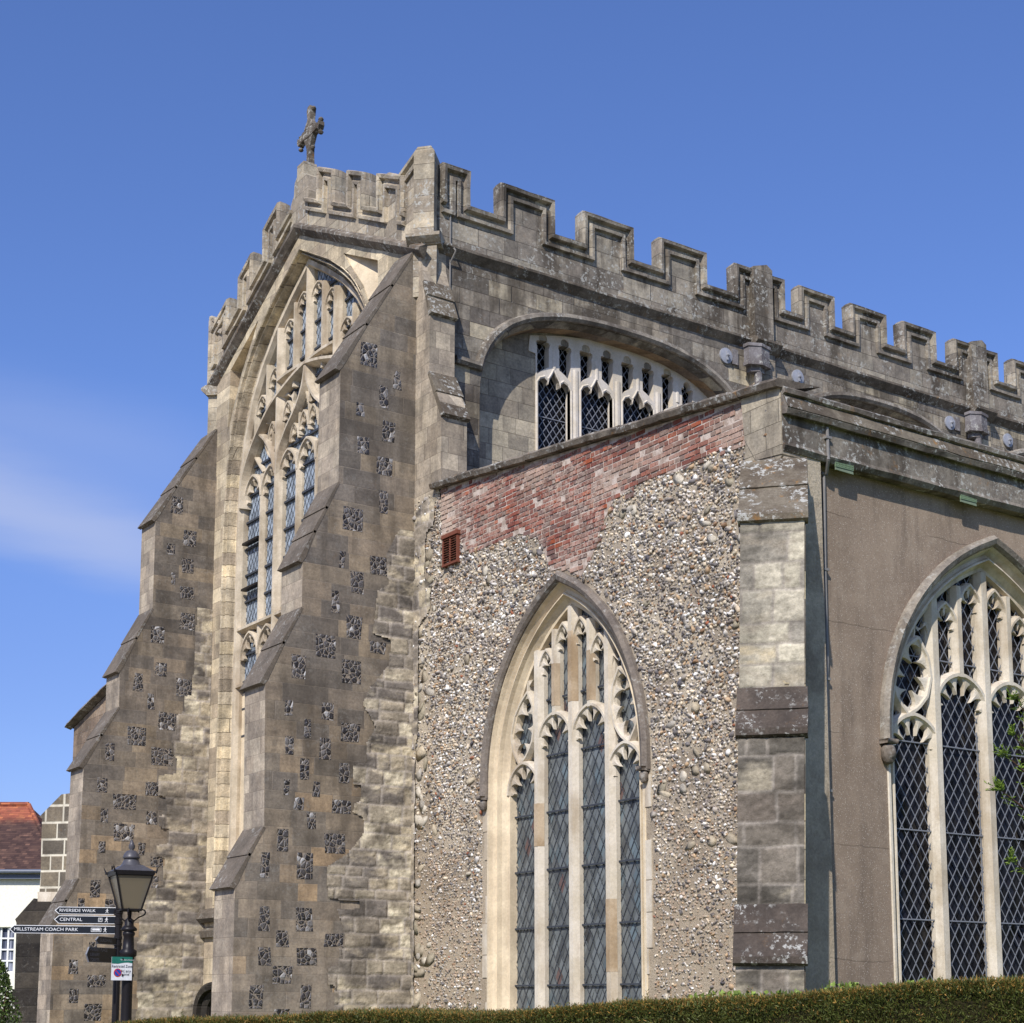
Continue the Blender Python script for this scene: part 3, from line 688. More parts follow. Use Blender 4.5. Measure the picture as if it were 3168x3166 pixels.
pb.v = [(x, y, 19.82+(z-20.5)*.9) for x, y, z in pb.v]; roughen(pb, .014, 6); crs = P(pb, 'gable_cross', M['coping'])

# ---- corner turrets: set diagonally on the two nave corners -----------
def turret(cx_, cy_, sgn, name='corner_turret'):
    s2 = math.sqrt(.5); fr = Fr((cx_, cy_, 0), (s2, -s2*sgn, 0), (-s2, -s2*sgn, 0))
    pb = PB()
    pb.prism(fr, [(-.20, 16.1), (.20, 16.1), (.20, 17.80), (.13, 17.90), (-.13, 17.90), (-.20, 17.80)], -.6, .16)
    pb.prism(fr, [(-.24, 14.9), (.24, 14.9), (.24, 16.0), (-.24, 16.0)], -.6, .10)
    pb.sweep(fr, [(-.33, 16.02), (.33, 16.02)], [(-.12, -.4), (-.10, .12), (.02, .26), (.08, .26), (.14, .15), (.14, -.4)])
    roughen(pb, .01, 5)
    return P(pb, name, M['gable_par'])
turret(15.13, YN+.08, 1); turret(15.13, 34.35, -1)
# sloping wings joining turret to battlements
pb = PB(); pb.prism(west(XW), [(24.85, 16.5), (25.75, 16.5), (25.75, 17.55), (24.85, 17.80)], -.2, -.01)
pb.sweep(west(XW), [(24.92, 17.84), (25.55, 17.62), (25.98, 17.86)], [(-.25, .0), (-.25, .05), (-.17, .05), (-.12, .015), (-.08, .02), (-.05, .08), (.02, .08), (.05, .03), (.05, -.2), (-.1, -.2)])
roughen(pb, .008, 5); P(pb, 'parapet_wing', M['gable_par'])
pb = PB(); pb.prism(west(XW), [(34.3, 15.9), (33.7, 16.3), (33.7, 17.6), (34.3, 17.95)][::-1], -.42, -.01)
pb.sweep(west(XW), [(33.5, 17.8), (33.8, 17.62), (34.4, 17.95)], [(-.25, .0), (-.25, .05), (-.17, .05), (-.12, .015), (-.08, .02), (-.05, .08), (.02, .08), (.05, .03), (.05, -.44), (-.1, -.44)])
P(pb, 'parapet_wing', M['gable_par'])

# ---- the two big west buttresses --------------------------------------
def buttress(yS, yB, corners, lips, top, base_px, label):
    """corners: pixels of the front arris on the south face, lips: index pairs"""
    fr = south(yS); th = yB-yS
    pts = [onY(*c, yS) for c in corners]
    poly = [(XW+.02, 0)]+[(XW+.02, pts[-1][1])]+[(p[0], p[1]) for p in reversed(pts)]+[(pts[0][0]-.02, 0)]
    pts[-1] = (min(pts[-1][0], XW-.01), pts[-1][1])
    poly = [(XW+.02, 0), (XW+.02, pts[-1][1])]+[(p[0], p[1]) for p in reversed(pts)]+[(pts[0][0]-.02, 0)]
    pb = PB()
    n = len(poly)
    for side, d in ((0, 0.), (1, -th)): pb.add([fr(u, v, d) for u, v in poly], [tuple(range(n))], 0)
    for i in range(n):
        j = (i+1) % n; steep = abs(poly[i][0]-poly[j][0]) < .12
        pb.add([fr(*poly[i], 0), fr(*poly[i], -th), fr(*poly[j], -th), fr(*poly[j], 0)], [(0, 1, 2, 3)], 1 if steep else 0)
    o = P(pb, 'buttress', [M['butt_side'], M['butt_front']]); o['label'] = label
    for (a, b_) in lips:                    # weathering slabs: lower end overhangs as a drip
        A_ = Vector(pts[a]); B_ = Vector(pts[b_]); dr = (B_-A_).normalized(); nm = Vector((-dr.y, dr.x))
        Ln = (B_-A_).length; k = 3 if Ln > 1.6 else 2; pb = PB()
        for i in range(k):
            s0 = A_+dr*(Ln*i/k-(.16 if i == 0 else .05)); s1 = A_+dr*(Ln*(i+1)/k); t0, t1 = .035, .012
            q = [s0-nm*.03, s1-nm*.03, s1+nm*t1, s0+nm*t0]
            if i == 0: q = [s0-nm*.05+dr*.02, s0+dr*.14-nm*.07, s1-nm*.03, s1+nm*t1, s0+nm*t0]
            pb.prism(fr, [tuple(v) for v in q], -th-.006, .006)
        ws = SUB(pb, 'weathering', M['weathering'], o)
    return o, fr, pts
B1, F1, pts1 = buttress(YB1, YB1b, [(728, 2722), (817, 2558), (821, 2092), (934, 1879), (937, 1716), (1047, 1493), (1054, 1124), (1300, 766)], [(0, 1), (2, 3), (4, 5), (6, 7)], 16.0, None, 'nearer stepped buttress with flint chequers')
B2, F2, pts2 = buttress(YB2, YB2b, [(167, 2850), (242, 2718), (260, 2356), (368, 2188), (371, 2062), (472, 1883), (482, 1595), (668, 1328)], [(0, 1), (2, 3), (4, 5), (6, 7)], 14.6, None, 'farther stepped buttress with flint chequers')
def panels(lst, yS, par):
    pb = PB(); fr = south(yS); rd = random.Random(3)
    for cx_, cy_, w_, h_ in lst:
        q = [onY(cx_+sx*w_/2, cy_+sy*h_/2, yS) for sx, sy in ((-1, 1), (1, 1), (1, -1), (-1, -1))]
        x0 = (q[0][0]+q[3][0])/2; x1 = (q[1][0]+q[2][0])/2; z0 = (q[0][1]+q[1][1])/2; z1 = (q[2][1]+q[3][1])/2
        j = lambda: rd.uniform(-.025, .025)
        poly = [(x0+j(), z0), (x1+j(), z0+j()*.5), (x1+j(), z1), (x0+j(), z1+j()*.5)]
        pb.prism(fr, poly, -.01, .004)
        SUB(pb, 'flint_panel', M['flush'], par); pb = PB()
PB1 = [(1141,1097,50,72),(1229,1177,22,56),(1187,1229,30,66),(1114,1267,26,41),(1203,1337,40,62),(1122,1378,34,52),(1189,1443,54,54),(1187,1554,27,70),(1089,1607,60,70),(1057,1732,18,52),(1177,1752,64,58),(1103,1802,38,66),(1038,1862,24,70),(1094,1942,46,70),(1010,2000,62,70),(1168,2004,48,34),(923,2063,46,72),(1087,2080,58,72),(894,2190,24,50),(1013,2200,36,52),(951,2255,22,58),(1085,2267,54,58),(896,2306,27,56),(1007,2318,36,66),(944,2380,28,66),(1065,2392,36,62),(885,2436,20,48),(980,2443,24,46),(925,2487,30,40),(1058,2497,58,42),(965,2540,26,52),(871,2599,33,70),(1035,2610,62,62),(821,2676,30,80),(940,2680,50,82),(818,2842,31,76),(941,2846,48,72),(873,2905,38,50),(1031,2909,54,42),(818,2959,38,55),(951,2960,61,55),(875,3017,56,56),(792,3084,42,72),(946,3083,33,72),(871,3140,48,36)]
PB2 = [(498,2071,34,42),(428,2111,28,55),(569,2129,50,55),(466,2171,22,48),(517,2233,54,54),(421,2278,55,56),(339,2326,33,54),(502,2342,68,54),(314,2430,30,44),(476,2442,56,42),(386,2481,72,48),(321,2523,21,42),(469,2531,32,42),(382,2577,62,54),(318,2622,22,38),(438,2627,20,36),(359,2703,33,46),(485,2668,38,32),(295,2750,30,56),(478,2728,22,36),(251,2799,22,38),(345,2803,36,40),(288,2941,25,52),(228,2992,30,44),(300,3036,56,38),(228,3081,32,44),(286,3132,56,52),(549,1564,38,52),(587,1667,40,50),(530,1700,24,34),(582,1752,36,44),(533,1790,12,38),(578,1835,42,38),(580,1923,46,52),(485,1964,42,52)]
panels(PB1, YB1, B1); panels(PB2, YB2, B2)
z1 = [onY(x, y, YB1) for x, y in [(1232,1640),(1190,1720),(1200,1810),(1165,1830),(1150,1960),(1205,1980),(1200,2060),(1140,2130),(1120,2180),(1160,2250),(1130,2300),(1130,2360),(1092,2365),(1088,2425),(1112,2430),(1112,2480),(1092,2490),(1090,2515),(1122,2530),(1122,2580),(1075,2640),(1010,2682),(1008,2720),(1012,2780),(1108,2790),(1108,2812),(1040,2815),(1062,2880),(1062,2930),(1045,2935),(1042,2990),(1012,2993),(1012,3045),(1030,3050),(1030,3120),(1010,3122),(1010,3166)]]
z1 = z1+[(XW-.01, .8), (XW-.01, z1[0][1])]
relief('worn_masonry', F1, z1, None, .035, .032, .27, .42, .026, PAL_EROD, 11).parent = B1
z2 = [onY(x, y, YB2) for x, y in [(610,1880),(600,1990),(600,2080),(592,2100),(592,2150),(570,2155),(570,2200),(545,2215),(545,2260),(530,2270),(530,2330),(545,2350),(545,2395),(490,2400),(488,2460),(512,2470),(512,2520),(490,2525),(490,2560),(520,2565),(520,2610),(485,2615),(480,2650),(508,2655),(505,2690),(500,2740),(440,2760),(430,2830),(425,2900),(420,2960),(425,3000),(420,3060),(425,3110),(415,3166)]]
z2 = z2+[(XW-.01, .8), (XW-.01, z2[0][1])]
relief('worn_masonry', F2, z2, None, .035, .03, .30, .45, .035, PAL_EROD, 23).parent = B2

# ---- nave corner buttress (faces west and south above the aisle) --------
pb = PB()
fr = west(XW)
prof = [(YB1+.02, 10.6), (23.983, 10.6), (23.983, 12.35), (24.05, 12.6), (24.42, 13.3), (24.42, 14.5), (24.5, 14.85), (24.74, 15.5), (24.74, 16.0), (YB1+.02, 16.0)]
pb.prism(Fr((XW, 0, 0), (0, 1, 0), (-1, 0, 0)), prof, -.54, .012)
cb = P(pb, 'nave_corner_buttress', M['butt_front'])
def drip(za, ya, zb, yb, nm_='weathering', lip=.1):
    pb = PB(); a = Vector((ya, za)); b_ = Vector((yb, zb)); dr = (b_-a).normalized(); nm = Vector((dr.y, -dr.x)); nm = -nm if nm.x > 0 else nm
    k = 2
    for i in range(k):
        s0 = a+dr*((b_-a).length*i/k-(lip if i == 0 else .03)); s1 = a+dr*((b_-a).length*(i+1)/k)
        pb.prism(fr, [tuple(s0-nm*.05), tuple(s1-nm*.05), tuple(s1+nm*.012), tuple(s0+nm*.05)], -.57, .03)
    roughen(pb, .008, 6); return SUB(pb, nm_, M['weath_lichen'], cb)
drip(12.38, 23.983, 13.28, 24.42); drip(14.5, 24.42, 15.15, 24.62)

# ---- clerestory wall ---------------------------------------------------
FN = south(YN); ZS = 15.95
bays = [(19.80, 3.50), (27.45, 3.15), (34.2, 3.15), (41.2, 3.15)]
holes = []
for c, wd in bays: holes.append(gothic(c, 13.1, wd, 2.2 if wd > 3.3 else 2.3, 9.5, 14))
pb = PB(); pb.region(FN, [(XW+.4, 8.0), (XE, 8.0), (XE, ZS), (XW+.4, ZS)], holes, 0, -.62)
cw = P(pb, 'clerestory_wall', M['nave'])
pb = PB()
for k, ((c, wd), hp) in enumerate(zip(bays, holes)):
    pb.sweep(FN, hp, [(-.10, -.14), (-.10, -.60), (.0, -.60)], closed=False)
P(pb, 'arch_soffit', M['soffit'])
pb = PB()
for hp in holes: pb.sweep(FN, hp, [(.02, -.004), (-.02, .004), (-.06, -.05), (-.10, -.14)], closed=False)
P(pb, 'arch_chamfer', M['nave'])
for c, wd in bays:
    pb = PB(); a = gothic(c, 13.1, wd, 2.2 if wd > 3.3 else 2.3, None, 14); a = offset(a, .01)
    a = [(a[0][0]-.55, 13.75)]+[q for q in a if q[1] > 13.72]+[(a[-1][0]+.5, 13.75)]
    pb.sweep(FN, a, [(-.02, 0), (-.02, .07), (.04, .12), (.12, .10), (.16, .0)]); roughen(pb, .008, 5)
    P(pb, 'hood_mould', M['hood_pale'])
REC = .42
def clerestory_window(c0, first):
    """white plate tracery: ogee lights below, a row of small trefoil lights above"""
    s = c0-20.06
    pb = PB()
    pitch = 1.087; cxs = [18.43+pitch*k for k in range(4)]
    outer_ = [(17.97, 9.6), (22.62, 9.6), (23.0, 13.6), (22.62, 14.62), (22.0, 14.96), (21.0, 15.17), (20.16, 15.24), (19.37, 15.21), (18.6, 15.1), (17.83, 14.93), (17.80, 14.6), (17.97, 14.58)]
    holes_ = []; heads = []
    for i, cx_ in enumerate(cxs):
        w_ = .40; zs = 13.86+(.06 if i in (1, 2) else 0)-(.10 if i == 3 else 0)
        oge = [(-.40, 0), (-.40, .12), (-.34, .21), (-.24, .25), (-.17, .2), (-.155, .13), (-.12, .24), (-.06, .33), (0, .44)]
        oge = oge+[(-a, z) for a, z in reversed(oge[:-1])]
        holes_.append([(cx_+w_, 9.7)]+[(cx_+a, zs+z) for a, z in reversed(oge)]+[(cx_-w_, 9.7)])
        for sg in (-1, 1):
            ux = cx_+sg*.275; ww = .155
            zt_ = 14.93+.10*math.cos((ux-20.1)/2.3*1.2)-(.10 if ux > 21.6 else 0)-(.06 if ux > 21.9 else 0)
            zo, zi = zs+.30, zs+.50
            bl, br = (zo, zi) if sg < 0 else (zi, zo)
            tre = [(.145, -.24), (.168, -.18), (.16, -.125), (.12, -.10), (.085, -.115), (.105, -.07), (.10, -.01), (.055, .035), (0, .05)]; tre = tre+[(-a, z) for a, z in reversed(tre[:-1])]
            h = [(ux-.145, bl), (ux, (bl+br)/2+.02), (ux+.145, br)]+[(ux+a, zt_+z) for a, z in tre]
            holes_.append(h)
    sh = lambda l: [(a+s, z) for a, z in l]
    fr_ = south(YN+REC-.02)
    pb.region(fr_, sh(outer_), [sh(h) for h in holes_], 0, -.16)
    o = P(pb, 'clerestory_window', M['white_plate'])
    # chamfered frames round every light, a little in front, and ribs on the mullions
    pb = PB()
    for h in holes_[::3]:
        hh = sh(h)[::-1]; pb.sweep(fr_, hh, [(.0, -.10), (.0, .006), (.03, .022), (.055, .003), (.055, -.05)], closed=True)
    for k in range(1, 5):
        u = 18.43+pitch*(k-.5)+s; top_ = 14.6
        pb.sweep(fr_, [(u, 9.7), (u, 14.45)], [(-.07, 0.004), (-.03, .03), (.03, .03), (.07, .004)], closed=True)
    for cx_ in cxs: pb.sweep(fr_, [(cx_+s, 14.36), (cx_+s, 14.8)], [(-.05, .003), (-.02, .02), (.02, .02), (.05, .003)])
    SUB(pb, 'tracery_ribs', M['white_plate'], o)
    q, cl = quarries(south(YN+REC+.22), 17.6+s, 22.7+s, 9.6, 15.2, .17, .23, 0, .05, lambda u, v: (random.uniform(.5, 1.5),)*3)
    SUB(q, 'window_glass', M['glass_dark'], o, cols=cl)
    pb = PB(); lattice(pb, south(YN+REC+.16), 17.6+s, 22.7+s, 9.6, 15.2, .168, .225, 0, .017)
    for z in (12.3, 13.35): pb.fbox(south(YN+REC+.15), 17.6+s, 22.7+s, z, z+.02, 0, .012)
    SUB(pb, 'window_grille', M['grille'], o)
    pb = PB()      # plain ashlar filling beside the window, set back in the arch
    L_ = [(c0-20.06+16.2, 9.3), (c0-20.06+17.98, 9.3), (c0-20.06+17.98, 14.55), (c0-20.06+17.82, 14.6), (c0-20.06+17.82, 15.4), (c0-20.06+16.2, 15.4)]
    pb.prism(south(YN+REC), L_, -.15, .0)
    pb.prism(south(YN+REC), [(c0-20.06+22.3, 9.3), (c0-20.06+23.8, 9.3), (c0-20.06+23.8, 15.4), (c0-20.06+17.8, 15.4), (c0-20.06+17.8, 14.9), (c0-20.06+22.3, 14.95)], -.2, -.004)
    SUB(pb, 'recess_filling', M['recess'], o)
for k, (c, wd) in enumerate(bays): clerestory_window(c+.22 if k == 0 else c+.1, k == 0)

# string and parapet
pb = PB(); pb.sweep(FN, subdiv_path([(15.3, ZS), (XE, ZS)], .3), [(-.12, 0), (-.07, .05), (.03, .14), (.08, .14), (.14, .04), (.14, 0)]); roughen(pb, .012, 4)
P(pb, 'string_course', M['coping'])
pb = PB(); pb.prism(FN, [(15.3, ZS), (XE, ZS), (XE, 17.0), (15.3, 17.0)], -.42, -.0)
P(pb, 'side_parapet', M['parapet'])
mer = [(15.42, 16.05), (16.78, 18.08), (18.80, 20.10), (20.82, 22.12), (22.92, 24.30), (24.90, 25.98), (26.54, 27.70), (28.27, 29.42), (30.1, 31.7), (32.3, 33.4), (34.0, 35.1), (35.7, 36.8), (37.4, 38.7), (39.4, 40.5), (41.1, 42.2)]
mer[4] = (22.95, 24.42)
for i, (a, b_) in enumerate(mer):
    ea = a if i == 0 else (mer[i-1][1]+a)/2; eb = (b_+mer[i+1][0])/2 if i < len(mer)-1 else b_
    merlon(FN, ea, a, b_, eb, 17.0, 17.68, M['parapet'])
for c in (23.69, 30.9, 37.95):
    pb = PB(); pb.prism(FN, [(c-.28, 16.0), (c+.28, 16.0), (c+.28, 17.74), (c+.12, 17.83), (c-.28, 17.70)], -.3, .17); roughen(pb, .01, 5); P(pb, 'parapet_pilaster', M['parapet'])
    pb = PB(); pb.prism(FN, [(c-.31, 9.), (c+.33, 9.), (c+.33, 15.84), (c-.31, 15.84)], -.1, .14); P(pb, 'nave_pilaster', M['nave'])
    pb = PB(); pb.sweep(FN, [(c-.36, 15.92), (c+.4, 15.92)], [(-.16, .12), (-.1, .2), (.03, .34), (.09, .34), (.16, .18), (.16, 0), (-.16, 0)]); roughen(pb, .012, 5); P(pb, 'string_course', M['coping'])
    # lead rainwater head with its pipe
    pb = PB(); h0, h1 = 15.40, 15.74; f2 = FN
    def hexp(u0, u1, dd): return [(u0, .14), (u0, .14+dd*.55), ((u0+u1)/2-.02, .14+dd), (u1, .14+dd*.75), (u1, .14)]
    pl = hexp(c-.60, c-.04, .28)
    def hx(pl, za, zb, grow=0):
        cu = sum(p[0] for p in pl)/5
        pp = [(cu+(p[0]-cu)*(1+grow), p[1]*(1+grow*.5)) for p in pl]; n = 5
        pb.add([f2(u, za, d) for u, d in pp]+[f2(u, zb, d) for u, d in pp], [tuple(range(n)), tuple(range(2*n-1, n-1, -1))]+[(i, (i+1) % n, n+(i+1) % n, n+i) for i in range(n)])
    hx(pl, h0, h1); hx(pl, h1-.0, h1+.07, .10); hx(pl, h0-.08, h0, .12); hx(pl, h0-.2, h0-.08, -.35)
    hd = P(pb, 'rainwater_head', M['lead'])
    pb = PB(); pb.tube(FN(c-.30, h0-.1, .26), FN(c-.30, 14.1, .24), .085, n=10); pb.tube(FN(c-.30, 14.25, .24), FN(c-.30, 14.15, .24), .11, n=10)
    pb.fbox(FN, c-.42, c-.18, 14.3, 14.36, .1, .3)
    SUB(pb, 'downpipe', M['lead'], hd)
    pb = PB(); pb.fbox(FN, c-.84, c-.68, 15.36, 15.70, .004, .05); P(pb, 'lead_flashing', M['lead'])
    for du in (-1.02, 1.12):
        pb = PB(); ctr = FN(c+du, 15.5, 0)
        n = 20; rr = .175
        pb.add([FN(c+du+rr*math.cos(2*math.pi*i/n), ctr[2]+rr*math.sin(2*math.pi*i/n), .01) for i in range(n)]+[FN(c+du+rr*math.cos(2*math.pi*i/n), ctr[2]+rr*math.sin(2*math.pi*i/n), .05) for i in range(n)]+[FN(c+du, ctr[2], .075)],
               [(i, (i+1) % n, n+(i+1) % n, n+i) for i in range(n)]+[(n+i, n+(i+1) % n, 2*n) for i in range(n)])
        pb.tube(FN(c+du, ctr[2], .05), FN(c+du, ctr[2], .16), .035, n=8); pb.fbox(FN, c+du-.02, c+du+.02, ctr[2]-.11, ctr[2]+.1, .07, .10)
        P(pb, 'wall_tie_plate', M['zinc'])
# conductor strip on the corner
pb = PB(); pb.path([FN(15.62, 16.9, .03), FN(15.62, 16.1, .03), FN(15.66, 15.9, .17), FN(15.62, 15.7, .03), FN(15.60, 12.9, .03)], .017); P(pb, 'lightning_conductor', M['pipe_grey'])

# roofs and the walls out of sight
pb = PB(); pb.add([(15.4, YN+.4, 16.2), (XE, YN+.4, 16.2), (XE, YC, 17.7), (15.4, YC, 17.7), (15.4, 34.1, 16.2), (XE, 34.1, 16.2)], [(0, 1, 2, 3), (3, 2, 5, 4)])
P(pb, 'nave_roof', M['lead'])
pb = PB(); pb.add([(15.3, YR+.3, 9.35), (XE, YR+.3, 9.35), (XE, YN+.1, 10.3), (15.3, YN+.1, 10.3)], [(0, 1, 2, 3)]); P(pb, 'aisle_roof', M['lead'])
pb = PB(); pb.box((15.9, YN+.62, 0), (XE-.1, 34.2, 7.9)) if False else None
pb = PB(); pb.add([(XE, YR, 0), (XE, 44, 0), (XE, 44, 9.3), (XE, 34.4, 10.2), (XE, 34.4, 16.2), (XE, YC, 17.7), (XE, YN, 16.2), (XE, YN, 10.2), (XE, YR, 9.3)], [tuple(range(9))]); P(pb, 'end_wall', M['nave'])
pb = PB(); pb.add([(15.9, 34.4, 0), (XE, 34.4, 0), (XE, 34.4, 17.0), (15.3, 34.4, 17.0), (15.3, 34.4, 0)], [(0, 1, 2, 3, 4)]); P(pb, 'north_nave_wall', M['nave'])
# ============================================================ AISLE, WEST END (flint, with brick patch)
ASH = math.pi
def cz(y):   # underside of the sloping coping
    t = (y-15.3)/(24.1-15.3); return 10.0+t*.93
WC, WZ = 20.36, 5.3            # west aisle window: middle and springing
def zarch(s=1.0, sz=1.0, t=0.): return None
def aisle_window(fr_face, c, z0, sx, sz, depth, label, glassmat, leadmat, dq, zbot, lead_w, cols_fn, tilt, stops=True, hoodmat='hood', jambmat='cream'):
    """four-light Perpendicular window. fr_face(d) gives the frame at depth d behind the wall face"""
    U = lambda a: c+a*sx
    Z = lambda z: z0+z*sz
    W_, H_ = 1.75, 2.75
    base = gothic(0, 0, W_, H_, None, 18)
    path = [(U(-W_), zbot)]+[(U(a), Z(z)) for a, z in base]+[(U(W_), zbot)]
    fr = fr_face(0.)
    pb = PB()
    pb.sweep(fr, path, [(.34, .0), (.33, .022), (.29, .022), (.265, -.05), (.21, -.125), (.16, -.12), (.15, -.06), (.125, -.055), (.11, -.13), (.05, -.215), (0, -.22), (-.01, -.42), (.30, -.42)])
    o = P(pb, 'aisle_window', M[jambmat]); o['label'] = label
    fg = fr_face(-.32)
    d0, d1 = -.03, .135
    pb = PB()
    for a in (-.94, 0, .94):
        zt_ = {0: 2.72}.get(a, 2.15)
        pb.bar(fg, [(U(a), zbot), (U(a), Z(zt_))], .20*sx, d0, d1+.01, .5)
    for s in (-1, 1):
        a = gothic(s*.47, .52, .46, .52, None, 9); A1 = [(U(p), Z(q)) for p, q in a]; pb.bar(fg, A1, .10*sx, d0, d1); foils(pb, fg, offset(A1, -.03), 5, .165*sx, .01, .10)
        a = gothic(s*1.345, -.18, .44, .50, None, 9); A1 = [(U(p), Z(q)) for p, q in a]; pb.bar(fg, A1, .10*sx, d0, d1); foils(pb, fg, offset(A1, -.03), 5, .165*sx, .01, .10)
        pb.bar(fg, [(U(s*.47), Z(1.0)), (U(s*.47), Z(2.42))], .15*sx, d0, d1, .5)
        for cx_, zs, hh in ((.235, 2.06, .42), (.70, 1.72, .40)):
            a = gothic(s*cx_, zs, .215, hh, None, 6); A1 = [(U(p), Z(q)) for p, q in a]; pb.bar(fg, A1, .07*sx, d0, d1-.01); foils(pb, fg, offset(A1, -.02), 4, .11*sx, .01, .09)
        ves_o = [(1.45, .30), (1.62, .52), (1.70, .82), (1.60, 1.12), (1.42, 1.34), (1.22, 1.50)]; ves_i = [(1.22, 1.50), (1.06, 1.22), (1.02, .92), (1.10, .62), (1.26, .42), (1.45, .30)]
        for ves in (ves_o, ves_i):
            V2 = [(U(s*p), Z(q)) for p, q in ves]; V2 = V2 if s < 0 else V2[::1]
            V3 = resample(V2, 14)
            # inward side must be on the right: flip when needed
            mid = Vector((U(s*1.36), Z(.9))); q0 = Vector(V3[6]); t = (Vector(V3[8])-q0).normalized(); nrm = Vector((t.y, -t.x))
            if nrm.dot(mid-q0) < 0: V3 = V3[::-1]
            pb.bar(fg, V3, .085*sx, d0, d1-.005); foils(pb, fg, offset(V3, -.025), 4, .15*sx, .01, .10)
        pb.bar(fg, [(U(s*1.28), Z(1.42)), (U(s*1.24), Z(1.72))], .06, d0, .09)
        # eyelet above the vesica
        foils(pb, fg, [(U(s*1.0), Z(1.45)), (U(s*1.05), Z(1.72)), (U(s*1.2), Z(1.6))][::(1 if s < 0 else -1)], 2, .10, .01, .09)
    SUB(pb, 'tracery', M['mull'], o)
    if jambmat == 'cream':
        for a, wd_, z0_, z1_ in ((0, .20, 6.45, 7.6), (-.94, .20, 2.15, 3.25), (.47, .15, 6.45, 7.15), (-.47, .15, 6.4, 7.2), (.94, .2, 4.2, 4.9)):
            pq = PB(); hh_ = wd_/2; dd_ = d1+(.014 if abs(a) in (0, .94) else .004); dm_ = d0+(dd_-d0)*.45; nn_ = .5
            pq.sweep(fg, [(U(a), z0_), (U(a), z1_)], [(-hh_-.002, dm_), (-hh_*nn_, dd_+.002), (hh_*nn_, dd_+.002), (hh_+.002, dm_)], closed=False); SUB(pq, 'stained_block', M['stained'], o)
    q, cl = quarries(fr_face(-.36), U(-1.9), U(1.9), zbot-.1, Z(2.9), dq[0], dq[1], 0, tilt, cols_fn); SUB(q, 'window_glass', M[glassmat], o, cols=cl)
    pb = PB(); lattice(pb, fr_face(-.345 if leadmat == 'lead_dark' else -.30), U(-1.85), U(1.85), zbot, Z(2.8), dq[0], dq[1], 0, lead_w)
    if leadmat == 'grille':
        for a in (-1.35, -.47, .47, 1.35):
            for s in (-1, 1): pb.fbox(fr_face(-.30), U(a+s*.335), U(a+s*.335)+.014, zbot, Z(.2), -.01, .006)
    z = zbot+.75 if leadmat != 'grille' else 2.85
    while z < Z(2.4):
        pb.fbox(fr_face(-.33 if leadmat != 'grille' else -.30), U(-1.75), U(1.75), z, z+(.026 if leadmat != 'grille' else .018), 0, .02); z += .93 if leadmat != 'grille' else 1.28
    SUB(pb, 'leading' if leadmat == 'lead_dark' else 'wire_grille', M[leadmat], o)
    pb = PB(); pb.sweep(fr, [(U(-W_)-.45, zbot-.05), (U(W_)+.45, zbot-.05)], [(-.2, 0), (-.2, .08), (-.1, .12), (.05, .02), (.06, -.34), (-.1, -.36)]); SUB(pb, 'window_sill', M[jambmat], o)
    # hood mould over the arch, dying on carved stops
    hp = [(U(a), Z(z)) for a, z in base if z > -.1]; hp = [(hp[0][0], Z(-.22))]+hp+[(hp[-1][0], Z(-.22))]
    pb = PB(); pb.sweep(fr, offset(hp, .30), [(.0, .0), (.0, .055), (.03, .10), (.10, .13), (.155, .07), (.16, .0)]); roughen(pb, .007, 6)
    hm = SUB(pb, 'hood_mould', M[hoodmat], o)
    if jambmat == 'cream':
        rq = random.Random(8); zq = zbot+.1
        while zq < z0-.3:
            hq = rq.uniform(.34, .62)
            for s in (-1, 1):
                lw_ = rq.choice((.0, .05, .09, .14)); e0 = U(s*W_)+s*.33; pq = PB()
                if lw_: pq.prism(fr, [(min(e0, e0+s*lw_), zq), (max(e0, e0+s*lw_), zq), (max(e0, e0+s*lw_), zq+hq-.012), (min(e0, e0+s*lw_), zq+hq-.012)], -.02, .018); SUB(pq, 'jamb_quoin', M['mull'], o)
            zq += hq
    hk = .62 if jambmat == 'cream' else .95
    for s in (-1, 1):
        pb = PB(); ux = U(s*W_)+s*.38
        # a small weathered head: brow, nose, cheeks and beard
        bm = bmesh.new(); bmesh.ops.create_icosphere(bm, subdivisions=3, radius=1)
        Vv = []
        for v in bm.verts:
            p = v.co.copy(); front = max(0, p.y)
            r = 1+.16*math.exp(-((p.x*4)**2+((p.z-.02)*3.5)**2))*(front > 0) - .13*(math.exp(-(((abs(p.x)-.38)*5)**2+((p.z-.22)*6)**2))*(p.y > 0)) + .10*math.exp(-((p.z-.42)*6)**2)*(p.y > 0) - .10*math.exp(-(((p.z+.42)*9)**2+(p.x*2.5)**2))*(p.y > 0)+.10*noise.noise(p*2.6)
            p *= r; p.z *= 1.35 if p.z > 0 else 1.5
            q_ = noise.noise_vector(p*4.1)*.12; Vv.append(fr(ux+(p.x+q_.x)*.115*hk, Z(-.22)-.16*hk+(p.z+q_.z)*.115*hk, .07+(p.y+q_.y)*.11*hk))
        pb.add(Vv, [tuple(x.index for x in f.verts) for f in bm.faces]); bm.free()
        pb.sweep(fr, [(ux-.11*hk, Z(-.21)), (ux+.11*hk, Z(-.21))], [(-.03, 0), (-.03, .16), (.03, .18), (.03, 0)])
        SUB(pb, 'carved_head_stop', M['hood'] if s < 5 else M['hood'], hm, smooth=True)
    return o, path

